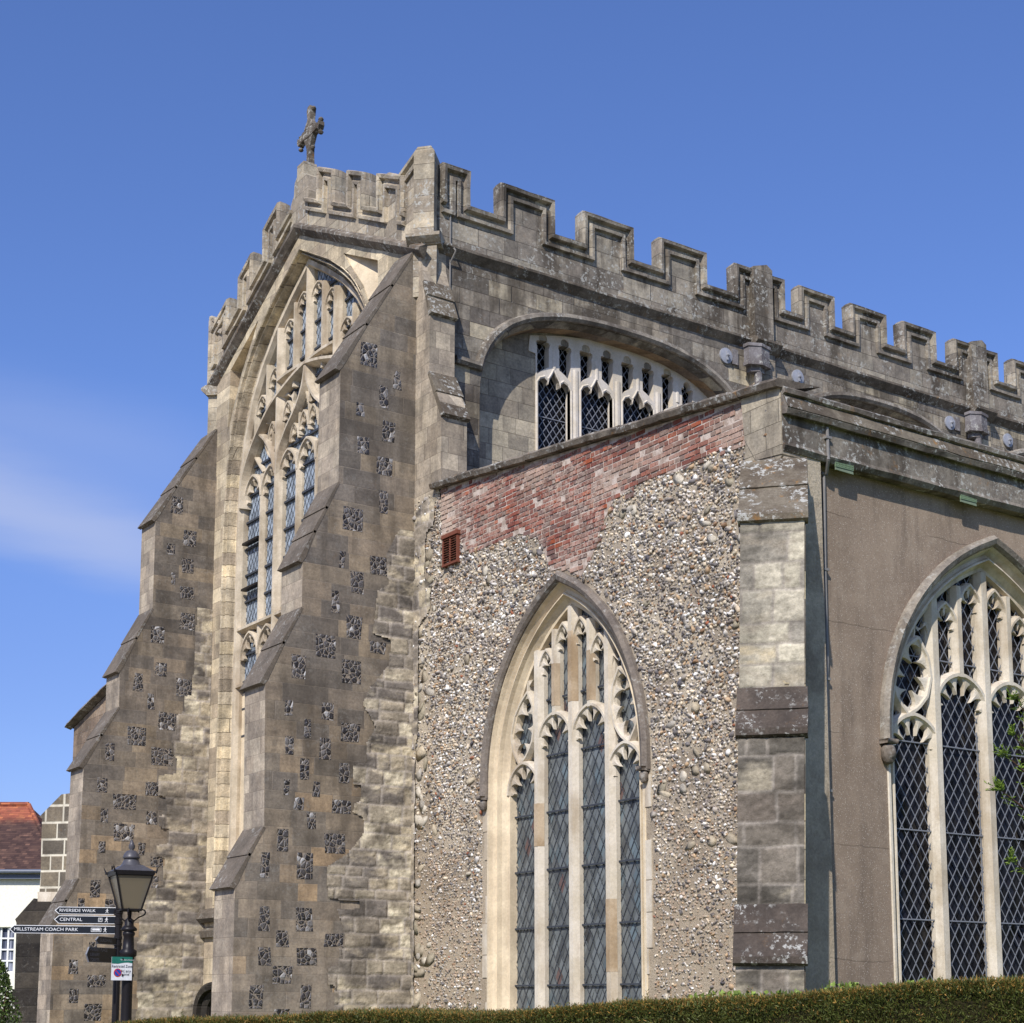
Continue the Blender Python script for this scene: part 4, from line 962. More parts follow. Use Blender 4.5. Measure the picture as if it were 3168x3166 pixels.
fw = lambda d: west(XW-d if False else XW-d*1.0) if False else Fr((XW-d, 0, 0), (0, 1, 0), (-1, 0, 0))
fs = lambda d: Fr((0, YR-d, 0), (1, 0, 0), (0, -1, 0))
def gcol(u, v):
    r = random.random(); k = random.uniform(.62, 1.2)
    if r < .02: return (.25, .24, .26)
    if r < .035: return (.95, .55, .48)
    if r < .16: return (k*.92, k*1.06, k*1.14)
    if r < .24: return (k*.8, k*.78, k*.78)
    return (k, k, k)
wA, pathA = aisle_window(fw, WC, WZ, 1.0, 1.0, .3, 'four-light pointed window in the flint and brick wall', 'glass_grey', 'lead_dark', (.19, .33), 1.2, .011, gcol, .03)
WC2 = 19.46
wB, pathB = aisle_window(fs, WC2, 5.5, 1.21, .98, .3, 'four-light pointed window in the brown rendered wall', 'glass_dark', 'grille', (.19, .28), .9, .013, lambda u, v: (random.uniform(.4, 1.6),)*3, .05, hoodmat='hood_pale', jambmat='mull')

# west wall body
holeA = offset(pathA, .30)
pb = PB(); outer = [(15.25, 0), (24.95, 0), (24.95, 11.05), (24.1, 10.93), (15.25, 10.0)]
pb.region(west(XW), outer, [holeA], 0, -.7)
fwall = P(pb, 'flint_wall', M['mortar'])
# brick patch
brick_poly = [(24.05, 11.0), (23.95, 10.3), (23.95, 9.98), (23.28, 9.75), (23.2, 9.56), (21.95, 9.45), (21.5, 9.46), (20.98, 9.28), (20.75, 8.9), (20.6, 8.62), (20.3, 8.6), (19.8, 8.35), (19.5, 8.62), (19.25, 9.06), (18.95, 9.38), (18.2, 9.5), (17.5, 9.42), (16.8, 9.48), (16.0, 9.45), (15.95, 10.15)]
pb = PB(); cols = []; zc = 8.3; rw = 0; rb = random.Random(5)
while zc < 11.0:
    u = 15.9+(.06 if rw % 2 else 0)-rb.random()*.05; hdr = rw % 2
    solder = rb.random() < .0
    while u < 24.05:
        l = (.115 if (hdr and rb.random() < .8) or rb.random() < .18 else .225)*rb.uniform(.93, 1.05)
        cu = u+l/2; jx = .16*noise.noise((cu*3, zc*3, 1))+rb.gauss(0, .035); ok = inside(cu+jx, zc+.04+jx, brick_poly) and zc+.083 < cz(cu)-.0
        if ok and rb.random() > .015:
            h = .068*rb.uniform(.88, 1.06); d = .022+rb.uniform(-.007, .009)+.006*noise.noise((cu*2, zc*2, 4)); sl_ = rb.uniform(-.004, .004); i = .006
            if rb.random() < .06: d -= .016
            fr = west(XW); a, b_, z0_, z1_ = u, u+l-.014, zc+sl_, zc+h+sl_
            r = [rb.uniform(0, i) for _ in range(8)]
            pb.add([fr(a, z0_, -.01), fr(b_, z0_, -.01), fr(b_, z1_, -.01), fr(a, z1_, -.01), fr(a+r[0], z0_+r[1], d), fr(b_-r[2], z0_+r[3], d), fr(b_-r[4], z1_-r[5], d), fr(a+r[6], z1_-r[7], d)],
                   [(4, 5, 6, 7), (0, 1, 5, 4), (1, 2, 6, 5), (2, 3, 7, 6), (3, 0, 4, 7)])
            t = rb.random(); orange = max(0, noise.noise((cu*1.2, zc*1.6, 2)))
            c = A(136, 80, 66) if t < .35 else A(120, 72, 62) if t < .55 else A(146, 94, 78) if t < .75 else A(116, 90, 82) if t < .94 else A(156, 84, 58)
            pale = .5+.5*noise.noise((cu*.9, zc*1.6, 7)); pale = max(0, min(.6, (pale-.56)*3.))
            if cu > 23.5 and zc < 10.7: pale = .75
            q = A(190, 172, 152); c = [c[k]*(1-pale)+q[k]*pale for k in range(3)]
            m = rb.uniform(.82, 1.16); cols += [(c[0]*m, c[1]*m, c[2]*m, 1)]*8
        u += l
    zc += .0835*rb.uniform(.97, 1.03); rw += 1
SUB(pb, 'brick_patch', M['bricks'], fwall, cols=cols)
b = NB('lime_mortar'); M['lime'] = b.out(b.mix(b.step(b.noise(6, 5, .7), .4, .6), A(196, 180, 164), A(160, 142, 126)), b.bump(b.noise(40, 4, .7), .7, .01))
pb = PB(); pb.region(west(XW), [(u, min(v, cz(u)-.01)) for u, v in brick_poly], [], .012, -.01); SUB(pb, 'brick_bedding', M['lime'], fwall)

# flints: every nodule a small faceted stone
bm = bmesh.new(); bmesh.ops.create_icosphere(bm, subdivisions=1, radius=1); IV = np.array([v.co[:] for v in bm.verts]); IF = np.array([[v.index for v in f.verts] for f in bm.faces]); bm.free()
BOXY = None
def stones(name, pts, sizes, colours, frame_o, U, N, mat, parent, sink=.35, flat=1., core=False):
    n = len(pts); nv = len(IV); U = np.array(U, float); N = np.array(N, float); Zv = np.array([0, 0, 1.])
    jit = RNG.normal(1, .30, (n, nv)).clip(.45, 1.8); loc = IV[None]*jit[..., None]
    ang = RNG.normal(0, .5, n); ca, sa = np.cos(ang), np.sin(ang)
    a = loc[..., 0]*sizes[:, None, 0]; b_ = loc[..., 1]*sizes[:, None, 1]; c = loc[..., 2]*sizes[:, None, 2]
    if flat < 1: c = np.minimum(c, sizes[:, None, 2]*flat)
    tl = RNG.normal(0, .25 if flat >= 1 else .05, (n, 2)); c = c+a*tl[:, :1]+b_*tl[:, 1:]
    uu = a*ca[:, None]-b_*sa[:, None]; vv = a*sa[:, None]+b_*ca[:, None]
    V = np.array(frame_o)[None, None]+(pts[:, 0:1]+uu)[..., None]*U+(pts[:, 1:2]+vv)[..., None]*Zv+(c+sizes[:, None, 2]*sink)[..., None]*N
    Fs = (IF[None]+np.arange(n)[:, None, None]*nv).reshape(-1, 3)
    me = bpy.data.meshes.new(name); V = V.reshape(-1, 3)
    me.vertices.add(len(V)); me.vertices.foreach_set('co', V.ravel()); me.loops.add(len(Fs)*3); me.loops.foreach_set('vertex_index', Fs.ravel().astype(np.int32))
    me.polygons.add(len(Fs)); me.polygons.foreach_set('loop_start', np.arange(0, len(Fs)*3, 3, dtype=np.int32)); me.polygons.foreach_set('loop_total', np.full(len(Fs), 3, dtype=np.int32))
    me.update(); me.validate()
    ca_ = me.color_attributes.new('Col', 'FLOAT_COLOR', 'POINT'); cc = np.repeat(colours, nv, 0)
    if core:
        brk = np.repeat(RNG.random(n) < .42, nv); front = (loc[..., 2] > .45).ravel(); rim = brk & ~front; hub = brk & front
        cc[rim] = np.array(A(218, 210, 194)[:3])*RNG.uniform(.7, 1.08, (rim.sum(), 1)); cc[hub] = np.array(A(98, 93, 90)[:3])*RNG.uniform(.5, 1.8, (hub.sum(), 1))
    cc = cc*RNG.normal(1, .10, (len(cc), 1)); cc = np.concatenate([np.clip(cc, .01, .85), np.ones((len(cc), 1))], 1); ca_.data.foreach_set('color', cc.astype(np.float32).ravel())
    me.materials.append(mat); o = bpy.data.objects.new(name, me); COL.objects.link(o); o.parent = parent; return o
def stone_cols(n, zz):
    pal = np.array([A(230, 227, 218)[:3], A(198, 193, 184)[:3], A(156, 149, 139)[:3], A(116, 111, 108)[:3], A(80, 78, 82)[:3], A(176, 150, 118)[:3], A(140, 112, 86)[:3], A(188, 178, 156)[:3], A(150, 92, 66)[:3], A(206, 190, 164)[:3]])
    pr = np.array([.13, .15, .15, .10, .06, .12, .08, .13, .01, .12]); return pal[RNG.choice(len(pal), n, p=pr/pr.sum())]
hoodA = offset(pathA, .50)
pts = []; pitch = .059; z = 1.0; r_ = 0
big = []
rg = random.Random(12)
def free(u, v, m=0.):
    if inside(u, v, hoodA): return False
    if inside(u, v, brick_poly) and v > 8.3: return False
    if v > cz(u)-.05: return False
    if u > 24.93 or u < 15.4: return False
    return True
for k in range(170):
    u = rg.uniform(15.6, 24.7); v = rg.uniform(1.3, 9.6)
    if v < 4.5 and rg.random() < .6: continue
    if u > 24.2 or u < 17.5 or rg.random() < .5:
        if free(u, v) and free(u-.2, v) and free(u+.2, v): big.append((u, v, rg.uniform(.07, .19), rg.uniform(.05, .11)))
for k in range(45):
    v = rg.uniform(1., 9.9); u = 24.85-abs(rg.gauss(0, .30)) 
    if free(u, v): big.append((u, v, rg.uniform(.09, .22), rg.uniform(.06, .15)))
while z < 10.9:
    u = 15.42+(r_ % 2)*pitch/2
    while u < 24.9:
        pu, pv = u+rg.uniform(-.02, .02), z+rg.uniform(-.014, .014)+.03*noise.noise((u*.8, z, 3))
        if free(pu, pv): pts.append((pu, pv))
        u += pitch
    z += pitch*.80; r_ += 1
pts = np.array(pts); bigA = np.array(big)
keep = np.ones(len(pts), bool)
for b_ in bigA:
    keep &= ~((np.abs(pts[:, 0]-b_[0]) < b_[2]*.85) & (np.abs(pts[:, 1]-b_[1]) < b_[3]*.85))
pts = pts[keep]
# lower down the mortar almost buries the flints
dens = np.clip((pts[:, 1]-2.2)/4.5, 0, 1)+.25*np.array([noise.noise((p[0]*.9, p[1]*1.3, 6)) for p in pts])
nz = np.array([noise.noise((p[0]*1.7, p[1]*2.6, 16)) for p in pts])
keep = RNG.random(len(pts)) < np.clip(.74+.22*dens+.5*(nz-.05), .36, .97); keep &= ~((pts[:, 0] > 24.3) & (RNG.random(len(pts)) < .55)); pts = pts[keep]; dens = dens[keep]
n = len(pts); sz = np.stack([RNG.uniform(.019, .041, n), RNG.uniform(.014, .028, n), RNG.uniform(.014, .030, n)], 1)*np.exp(RNG.normal(0, .26, (n, 1))); sz *= (.78+.25*np.clip(dens, 0, 1))[:, None]
pcol = stone_cols(n, pts[:, 1]); lowm = (dens < .35)[:, None]; 
pcol = np.where(lowm & (RNG.random((n, 1)) < .5), np.array(A(168, 148, 126)[:3])[None], pcol)
stones('flint_stones', pts, sz, pcol, (XW, 0, 0), (0, 1, 0), (-1, 0, 0), M['flints'], fwall, .05, core=True)['kind'] = 'stuff'
nb = len(bigA); szb = np.stack([bigA[:, 2], bigA[:, 3], RNG.uniform(.010, .022, nb)], 1); palb = np.array([A(184, 170, 144)[:3], A(168, 160, 145)[:3], A(160, 148, 126)[:3], A(190, 180, 160)[:3], A(152, 142, 120)[:3]])
stones('rubble_stones', bigA[:, :2], szb, palb[RNG.choice(5, nb)], (XW, 0, 0), (0, 1, 0), (-1, 0, 0), M['blocks'], fwall, .25, .35)['kind'] = 'stuff'
# straight joint of old quoins against the buttress
relief('quoin_stones', west(XW), [(24.9, 1.0), (24.9, 10.75), (24.15, 10.85), (24.2, 10.3), (24.45, 10.2), (24.55, 9.4), (24.3, 9.2), (24.35, 8.7), (24.7, 8.5), (24.7, 6.5), (24.78, 6.3), (24.78, 1.0)], fwall, .03, .028, .3, .3, .03, PAL_EROD, 31, rag=.55)
# coping slabs
pb = PB(); u = 15.2; k = 0
while u < 24.15:
    l = rg.uniform(.7, 1.0); u1 = min(24.17, u+l-.012); a0 = cz(u)+rg.uniform(-.012, .012); a1 = cz(u1)+rg.uniform(-.012, .012)
    P2 = subdiv_path([(u, a0), (u1, a1)], .15)
    rows = [[(XW+.7, p[0], p[1]+.16), (XW-.12, p[0], p[1]+.12+.02*noise.noise((p[0]*4, 0, 1))), (XW-.17+.02*noise.noise((p[0]*5, 2, 1)), p[0], p[1]+.07), (XW-.14, p[0], p[1]-.005), (XW+.1, p[0], p[1]-.0)] for p in P2]
    pb.strip(rows, False); u += l
    for rr_ in (rows[0], rows[-1]): pb.add(rr_, [(0, 1, 2, 3, 4)])
roughen(pb, .012, 5); P(pb, 'coping', M['coping'])
# terracotta louvre
pb = PB(); fr = west(XW); v0, v1, u0, u1 = 9.42, 9.90, 23.36, 23.80
pb.fbox(fr, u0-.03, u1+.03, v0-.03, v0, .0, .09); pb.fbox(fr, u0-.05, u1+.03, v1, v1+.07, .0, .10)
for uu_ in (u0-.03, (u0+u1)/2-.015, u1): pb.fbox(fr, uu_, uu_+.035, v0, v1, .0, .075)
for k in range(11):
    zz_ = v0+.02+k*(v1-v0)/11
    pb.add([fr(u0, zz_+.035, .01), fr(u1, zz_+.035, .01), fr(u1, zz_, .075), fr(u0, zz_, .075), fr(u1, zz_-.008, .075), fr(u0, zz_-.008, .075)], [(0, 1, 2, 3), (3, 2, 4, 5)])
lv = P(pb, 'ventilation_louvre', M['terracotta'])
pb = PB(); pb.prism(fr, [(u0, v0), (u1, v0), (u1, v1), (u0, v1)], .002, .006); SUB(pb, 'louvre_back', M['dark'], lv)

# corner block of the aisle parapet and its dressings
pb = PB(); pb.prism(west(XW), [(15.24, 9.05), (15.75, 9.1), (15.95, 9.45), (16.02, 10.06), (15.24, 9.99)], -.3, .045)
pb.prism(west(XW), [(15.24, 9.05), (15.62, 8.7), (16.0, 8.9), (15.95, 9.45)], -.3, .03); roughen(pb, .012, 4); P(pb, 'corner_stone', M['recess'])

# ============================================================ AISLE, SOUTH SIDE (render)
holeB = offset(pathB, .30)
pb = PB(); pb.region(south(YR), [(XW+.02, 0), (XE, 0), (XE, 9.3), (XW+.02, 9.3)], [holeB], 0, -.7)
P(pb, 'rendered_wall', M['render'])
FP2 = south(YS)
pb = PB()
seg = subdiv_path([(14.97, 9.10), (XE, 9.10)], .35)
def prow(u, extra=0.):
    w_ = .012*noise.noise((u*2, 1, 3))
    return [FP2(u, 9.10+w_, -.2), FP2(u, 9.09+w_, -.0), FP2(u, 9.16, .05), FP2(u, 9.22, .02), FP2(u, 9.62+w_, .0), FP2(u, 9.60, .09+w_), FP2(u, 9.67, .12+w_), FP2(u, 9.88, .02), FP2(u, 9.90, .07+w_), FP2(u, 9.96+w_, .08), FP2(u, 10.0, .03), FP2(u, 10.0, -.35), FP2(u, 9.3, -.35)]
rows = [prow(u) for u, _ in seg]; pb.strip(rows, False); pb.add(rows[0], [tuple(range(len(rows[0])))])
roughen(pb, .012, 4); ap = P(pb, 'aisle_parapet', M['aisle_par'])
pb = PB(); rows = [[FP2(u, 9.63, .075), FP2(u, 9.69, .128), FP2(u, 9.875, .035)] for u, _ in seg]; pb.strip(rows); roughen(pb, .01, 4); SUB(pb, 'parapet_weathering', M['weath_lichen'], ap)
pb = PB(); rr2 = [(15.05+.12*i, 10.0+.05*abs(noise.noise((i*.9, 0, 0)))*2, .0) for i in range(9)]
for uu_, zz_, _ in rr2: pb.lathe(FP2(uu_, zz_+.01, -.05), [(.001, .09*rg.uniform(.5, 1)), (.08, .05), (.10, 0)], 7)
roughen(pb, .03, 9); 0 and P(pb, 'cushion_moss', stone('brown_moss', A(120, 96, 58), A(84, 76, 48), 0, .2, .2, .9, seed=40))
for px, py in ((2612, 1435), (2996, 1535)):
    u, v = onY(px, py, YS-.02); pb = PB(); w_, h_ = .34, .15
    pb.fbox(FP2, u-w_/2, u+w_/2, v-h_/2, v-h_/2+.012, .0, .03); pb.fbox(FP2, u-w_/2, u+w_/2, v+h_/2-.012, v+h_/2, .0, .03)
    for k in range(13): pb.fbox(FP2, u-w_/2+k*w_/12-.005, u-w_/2+k*w_/12+.005, v-h_/2, v+h_/2, .004, .028)
    for k in range(1, 5): pb.fbox(FP2, u-w_/2, u+w_/2, v-h_/2+k*h_/5-.005, v-h_/2+k*h_/5+.005, .004, .026)
    vt = P(pb, 'vent_grille', M['verdigris'])
    pb = PB(); pb.prism(FP2, [(u-w_/2, v-h_/2), (u+w_/2, v-h_/2), (u+w_/2, v+h_/2), (u-w_/2, v+h_/2)], .001, .004); SUB(pb, 'vent_back', M['dark'], vt)
    pb = PB(); pb.prism(FP2, [(u-w_/2, v-h_/2-.04), (u+w_/2+.01, v-h_/2-.05), (u+w_/2, v-h_/2), (u-w_/2, v-h_/2)], .001, .02); SUB(pb, 'copper_stain', plain('copper_stain', A(120, 132, 108), .9), vt)
# thin conduit running down beside the corner buttress
pb = PB(); c_ = [onY(2553, 1325, YS), onY(2557, 1425, YS)]; d_ = [onY(2541, 1470, YR), onY(2545, 1790, YR), onY(2552, 2050, YR), onY(2549, 2120, YR), onY(2556, 2450, YR), onY(2560, 2800, YR), onY(2564, 3100, YR)]
pts_ = [FP2(c_[0][0], c_[0][1], .035), FP2(c_[1][0], c_[1][1], .035), fs(0)(d_[0][0], d_[0][1]-.0, .10)]+[fs(0)(u, v, .045) for u, v in d_[0:]]+[fs(0)(d_[-1][0], .1, .045)]
pb.path(pts_, .024, 8); cdt = P(pb, 'conduit', M['pipe_grey'])
pb = PB()
for px, py in ((2541, 1470), (2546, 1765), (2550, 2103), (2556, 2448), (2558, 2727), (2562, 3025)):
    u, v = onY(px, py, YR); pb.fbox(fs(0), u-.05, u+.05, v-.018, v+.018, .0, .075); SUB(pb, 'conduit_clip', M['pipe_grey'], cdt); pb = PB()
u, v = onY(2555, 1357, YS); pb.fbox(FP2, u-.05, u+.05, v-.018, v+.018, 0, .065)
SUB(pb, 'conduit_clip', M['pipe_grey'], cdt)

# ============================================================ DIAGONAL CORNER BUTTRESS
s2 = math.sqrt(.5); lean = lambda z: -.145-(7.8-min(z, 8.6))*.0255
FD = Fr((XW, YS+.03, 0), (s2, -s2, 0), (-s2, -s2, 0), None, lean)
HW = .415
def dprism(pb, u0, u1, prof):    # profile of (projection, height) extruded across the face
    n = len(prof); pb.add([FD(u0, z, d) for d, z in prof]+[FD(u1, z, d) for d, z in prof], [tuple(range(n)), tuple(range(2*n-1, n-1, -1))]+[(i, (i+1) % n, n+(i+1) % n, n+i) for i in range(n)])
def dz(py, p): # height of an image row on the buttress front that projects p
    r = ray(2390, py); nrm = Vector((-s2, -s2, 0)); d = Vector(FD(0, 0, p)).dot(nrm); t = (d-EYE.dot(nrm))/r.dot(nrm); return (EYE+r*t).z
za, zb = dz(1600, 1.0), dz(1425, .1)
zc_, zd = dz(2262, 1.32), dz(2130, 1.0)
ze, zf = dz(2968, 1.66), dz(2800, 1.32)
pb = PB(); dprism(pb, -HW, HW, [(-.3, 0), (1.62, 0), (1.62, ze-.02), (1.32, zf), (1.30, zc_-.02), (1.0, zd), (.98, za-.02), (.12, zb), (-.3, zb)])
roughen(pb, .0); db = P(pb, 'corner_buttress', M['diag']); db['label'] = 'diagonal corner buttress with lichened weatherings'
for (p0, z0_, p1, z1_, k, mt) in ((1.0, za, .10, zb, 2, 'weath_lichen'), (1.32, zc_, 1.0, zd, 2, 'ledge_dark'), (1.66, ze, 1.32, zf, 2, 'ledge_dark')):
    pb = PB(); a = Vector((p0, z0_)); b_ = Vector((p1, z1_)); dr = (b_-a).normalized(); nm = Vector((-dr.y, dr.x)); nm = nm if nm.x > 0 else -nm
    Ln = (b_-a).length
    for i in range(k):
        s0 = a+dr*(Ln*i/k-(.0 if i == 0 else .03)); s1 = a+dr*(Ln*(i+1)/k)
        q = [s0-nm*.1, s1-nm*.1, s1+nm*.02, s0+nm*.05]
        if i == 0: q = [a+Vector((-.12, -.08)), s1-nm*.1, s1+nm*.025, a+Vector((.075, .03)), a+Vector((.07, -.05)), a+Vector((0, -.08))]
        us_ = [-HW-.03+(2*HW+.06)*j/8 for j in range(9)]; rows = []
        for u in us_: rows.append([FD(u, p[1], p[0]) for p in [tuple(x) for x in q]])
        o_, n_ = pb.strip(rows, True); pb.f += [tuple(o_+j for j in range(n_)), tuple(o_+8*n_+j for j in range(n_-1, -1, -1))]; pb.mi += [0, 0]
    roughen(pb, .010, 5); SUB(pb, 'weathering', M[mt], db)
PAL_D1 = ([A(184, 174, 152)[:3], A(172, 163, 144)[:3], A(150, 142, 127)[:3], A(192, 182, 158)[:3]], [A(180, 163, 130)[:3], A(156, 145, 124)[:3], A(132, 122, 106)[:3]])
PAL_D2 = ([A(110, 103, 92)[:3], A(96, 90, 80)[:3], A(120, 111, 98)[:3]], [A(180, 166, 138)[:3], A(146, 136, 116)[:3], A(112, 102, 90)[:3]])
def drel(z0_, z1_, p, pal, sd, rag, h=.36):
    f2 = Fr(Vector((XW, YS+.03, 0))+Vector((-s2, -s2, 0))*p, (s2, -s2, 0), (-s2, -s2, 0), None, lean)
    relief('facing_stones', f2, [(-HW+.003, z0_), (HW-.003, z0_), (HW-.003, z1_), (-HW+.003, z1_)], db, .0, .018, h, .42, .022, pal, sd, mortar=(.30, .26, .21), rag=rag).parent = db
drel(zd+.0, za-.04, 1.01, PAL_D1, 41, .42); drel(zf, zc_-.08, 1.33, PAL_D2, 43, .3, .42); drel(.3, ze-.08, 1.645, PAL_D2, 47, .6, .4)

# ============================================================ NORTH AISLE, seen past the far buttress
YNA = 42.9
pb = PB(); zL = onX(195, 2285, XW)[1]; zR = onX(330, 2150, XW)[1]; yR = onX(330, 2150, XW)[0]; yL = onX(195, 2285, XW)[0]
def czn(y): return zL+(y-yL)/(yR-yL)*(zR-zL)
pb.prism(west(XW), [(34.3, 0), (YNA+.1, 0), (YNA+.1, czn(YNA+.1)), (34.3, czn(34.3))], -.7, 0); P(pb, 'north_aisle_wall', ashlar('north_aisle_stone', .3, .5, [A(140, 122, 104), A(128, 112, 96), A(150, 132, 112)], A(120, 104, 88), .008, .2, .4, .05, .7, seed=33))
pb = PB(); pts_ = subdiv_path([(34.3, czn(34.3)), (YNA+.3, czn(YNA+.3))], .25)
pb.strip([[(XW+.7, y, z+.2), (XW-.16, y, z+.16), (XW-.22, y, z+.06), (XW-.02, y, z)] for y, z in pts_]); pb.add([(XW+.7, YNA+.3, czn(YNA+.3)+.2), (XW-.16, YNA+.3, czn(YNA+.3)+.16), (XW-.22, YNA+.3, czn(YNA+.3)+.06), (XW+.7, YNA+.3, czn(YNA+.3))], [(0, 1, 2, 3)])
roughen(pb, .02, 4); P(pb, 'coping', M['coping'])
pb = PB(); pb.add([(XW+.02, YNA+.1, 0), (XE, YNA+.1, 0), (XE, YNA+.1, 9.0), (XW+.02, YNA+.1, 9.0)], [(0, 1, 2, 3)]); pb.add([(15.3, YNA, 8.6), (XE, YNA, 8.6), (XE, 34.4, 10.3), (15.3, 34.4, 10.3)], [(0, 1, 2, 3)]); P(pb, 'north_aisle_roof', M['lead'])
FDN = Fr((XW, YNA, 0), (-s2, -s2, 0), (-s2, s2, 0))   # its side faces the viewer; projecting north-west
FSD = Fr((XW-.28, YNA-.28, 0), (-s2, s2, 0), (-s2, -s2, 0))  # u = projection, d towards the viewer
def hz(px, py, dd=0.):
    nrm = Vector((-s2, -s2, 0)); d = Vector(FSD(0, 0, dd)).dot(nrm); r = ray(px, py); t = (d-EYE.dot(nrm))/r.dot(nrm); p = EYE+r*t
    return ((p-Vector(FSD(0, 0, dd))).dot(Vector((-s2, s2, 0))), p.z)
up_ = [hz(205, 2455), hz(190, 2458), hz(122, 2527), hz(130, 2534), hz(128, 2600), hz(126, 2700), hz(122, 2762), hz(220, 2762)]
up_ = [(.9*0-.1, hz(205, 2455)[1])]+up_[1:7]+[(-.1, hz(220, 2762)[1])]
pb = PB(); pb.prism(FSD, up_[::-1], -.62, 0); nb_ = P(pb, 'corner_buttress', M['pointed_quoin']); nb_['label'] = 'far corner buttress of dark blocks repointed in white mortar'
mid_ = [(-.1, hz(220, 2760)[1]), hz(118, 2760), hz(118, 2790), (-.1, hz(220, 2790)[1])]
pb = PB(); pb.prism(FSD, mid_, -.66, .03); SUB(pb, 'pale_band', M['mull'], nb_)
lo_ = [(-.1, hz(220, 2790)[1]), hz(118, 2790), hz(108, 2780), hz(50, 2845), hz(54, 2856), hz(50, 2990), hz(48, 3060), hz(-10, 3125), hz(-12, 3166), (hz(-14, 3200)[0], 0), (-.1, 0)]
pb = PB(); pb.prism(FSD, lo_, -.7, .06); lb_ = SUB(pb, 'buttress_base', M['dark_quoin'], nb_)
# ============================================================ HOUSE beyond, far left
DH = 62.0
hc = atD(20, 2900, DH); hr = RT.copy(); hf = Vector((-FW.x, -FW.y, 0)).normalized()   # facing the viewer
HO = Vector((hc.x, hc.y, 0)); FH_ = Fr(HO, hr, hf); kx = DH/F_PX*1.0
def hx_(px): return (px-20)*kx*1.0
def hzz(py, D=DH):
    return 1.7+(3100-py)*D/F_PX*1.011
eave, ridge = hzz(2700), hzz(2495, 66)
house = empty('white_house', HO); tag(house, 'cream-walled house with an orange and brown tiled roof and white sash window', 'house')
def HP(pb, n, m, **k):
    o = pb.build(n, m, None, **k); o.parent = house; o.matrix_parent_inverse = Matrix.Translation(-HO); return o
R_ = hx_(165)
pb = PB(); wv = (hzz(2873), hzz(3010)); wu = (hx_(-22), hx_(44))
pb.region(FH_, [(-14, 0), (R_, 0), (R_, eave), (-14, eave)], [[(wu[0], wv[1]), (wu[1], wv[1]), (wu[1], wv[0]), (wu[0], wv[0])]], 0, -.3); HP(pb, 'house_wall', M['house_white'])
pb = PB(); pb.add([FH_(R_, 0, 0), FH_(R_, eave, 0), FH_(R_, eave, -8), FH_(R_, 0, -8)], [(0, 1, 2, 3)]); pb.add([FH_(-14, 0, 0), FH_(-14, eave, 0), FH_(-14, eave, -8), FH_(-14, 0, -8)], [(0, 1, 2, 3)]); HP(pb, 'house_wall', M['house_white'])
b = NB('clay_tiles'); 
row = b.M('FRACT', b.M('DIVIDE', b.z, .085)); rid = b.M('FLOOR', b.M('DIVIDE', b.z, .085))
hu = b.M('SUBTRACT', b.M('MULTIPLY', b.x, float(hr.x)), b.M('MULTIPLY', b.y, float(-hr.y)))
tid = b.white(b.vec(b.M('FLOOR', b.M('DIVIDE', b.M('ADD', hu, b.M('MULTIPLY', b.M('MODULO', rid, 2.), .09)), .18)), rid, 0.))
orange = b.ramp(tid, [(0, A(146, 84, 66)), (.35, A(168, 98, 72)), (.6, A(136, 76, 60)), (.85, A(188, 116, 78)), (1, A(112, 68, 58))])
brown = b.ramp(tid, [(0, A(66, 50, 46)), (.5, A(80, 60, 54)), (.9, A(92, 70, 60)), (1, A(120, 90, 76))])
hm_ = b.step(b.M('ADD', b.z, b.M('MULTIPLY', b.noise(.7, 4, .6), 1.0)), hzz(2566, 64)+.9-.3, hzz(2566, 64)+.9+.35)
c = b.mix(hm_, brown, orange); c = b.mix(b.M('MULTIPLY', b.step(row, .22, .05), .6), c, A(50, 38, 34))
M['tiles'] = b.out(c, b.bump(b.M('ADD', row, b.M('MULTIPLY', tid, .4)), .8, .03))
pb = PB(); rt_ = (72-1584)*66.2/F_PX-(20-1584)*62/F_PX; e1 = R_+.25
pb.add([FH_(-14.3, eave-.05, .35), FH_(e1, eave-.05, .35), FH_(rt_, ridge, -4.2), FH_(-14.3, ridge, -4.2), FH_(e1, eave-.05, -8.6), FH_(-14.3, eave-.05, -8.6)], [(0, 1, 2, 3), (1, 4, 2), (4, 5, 3, 2)])
pb.tube(FH_(-14.3, ridge, -4.2), FH_(rt_, ridge, -4.2), .13, n=8); pb.tube(FH_(rt_, ridge, -4.2), FH_(e1, eave-.03, .33), .1, n=8)
rf = HP(pb, 'roof', M['tiles'])
pb = PB(); pb.tube(FH_(-14.3, eave-.06, .42), FH_(e1+.1, eave-.06, .42), .08, n=10); pb.fbox(FH_, -14.3, e1, eave-.34, eave-.16, .18, .26); HP(pb, 'gutter', M['gutter'])
pb = PB(); pb.fbox(FH_, wu[0], wu[1], wv[1], wv[0], -.25, -.22); wg = HP(pb, 'house_window', M['glass_dark'])
pb = PB(); W0, W1 = wu
for k in range(4):
    u = W0+(W1-W0)*k/3; pb.fbox(FH_, u-.035, u+.035, wv[1], wv[0], -.2, -.14)
for k in range(5):
    v = wv[1]+(wv[0]-wv[1])*k/4; pb.fbox(FH_, W0, W1, v-.03, v+.03, -.197, -.137)
SUB(pb, 'glazing_bars', M['white_paint'], wg)
pb = PB(); pb.fbox(FH_, W0+.05, W1-.05, wv[1], wv[0], -.218, -.212)
b = NB('net_curtain'); st = b.noise(1., 2, .5, b.scale(b.pos, (9, 9, .3))); M['curtain'] = b.out(b.ramp(st, [(.4, A(60, 66, 84)), (.6, A(170, 175, 190))])); SUB(pb, 'curtain', M['curtain'], wg)

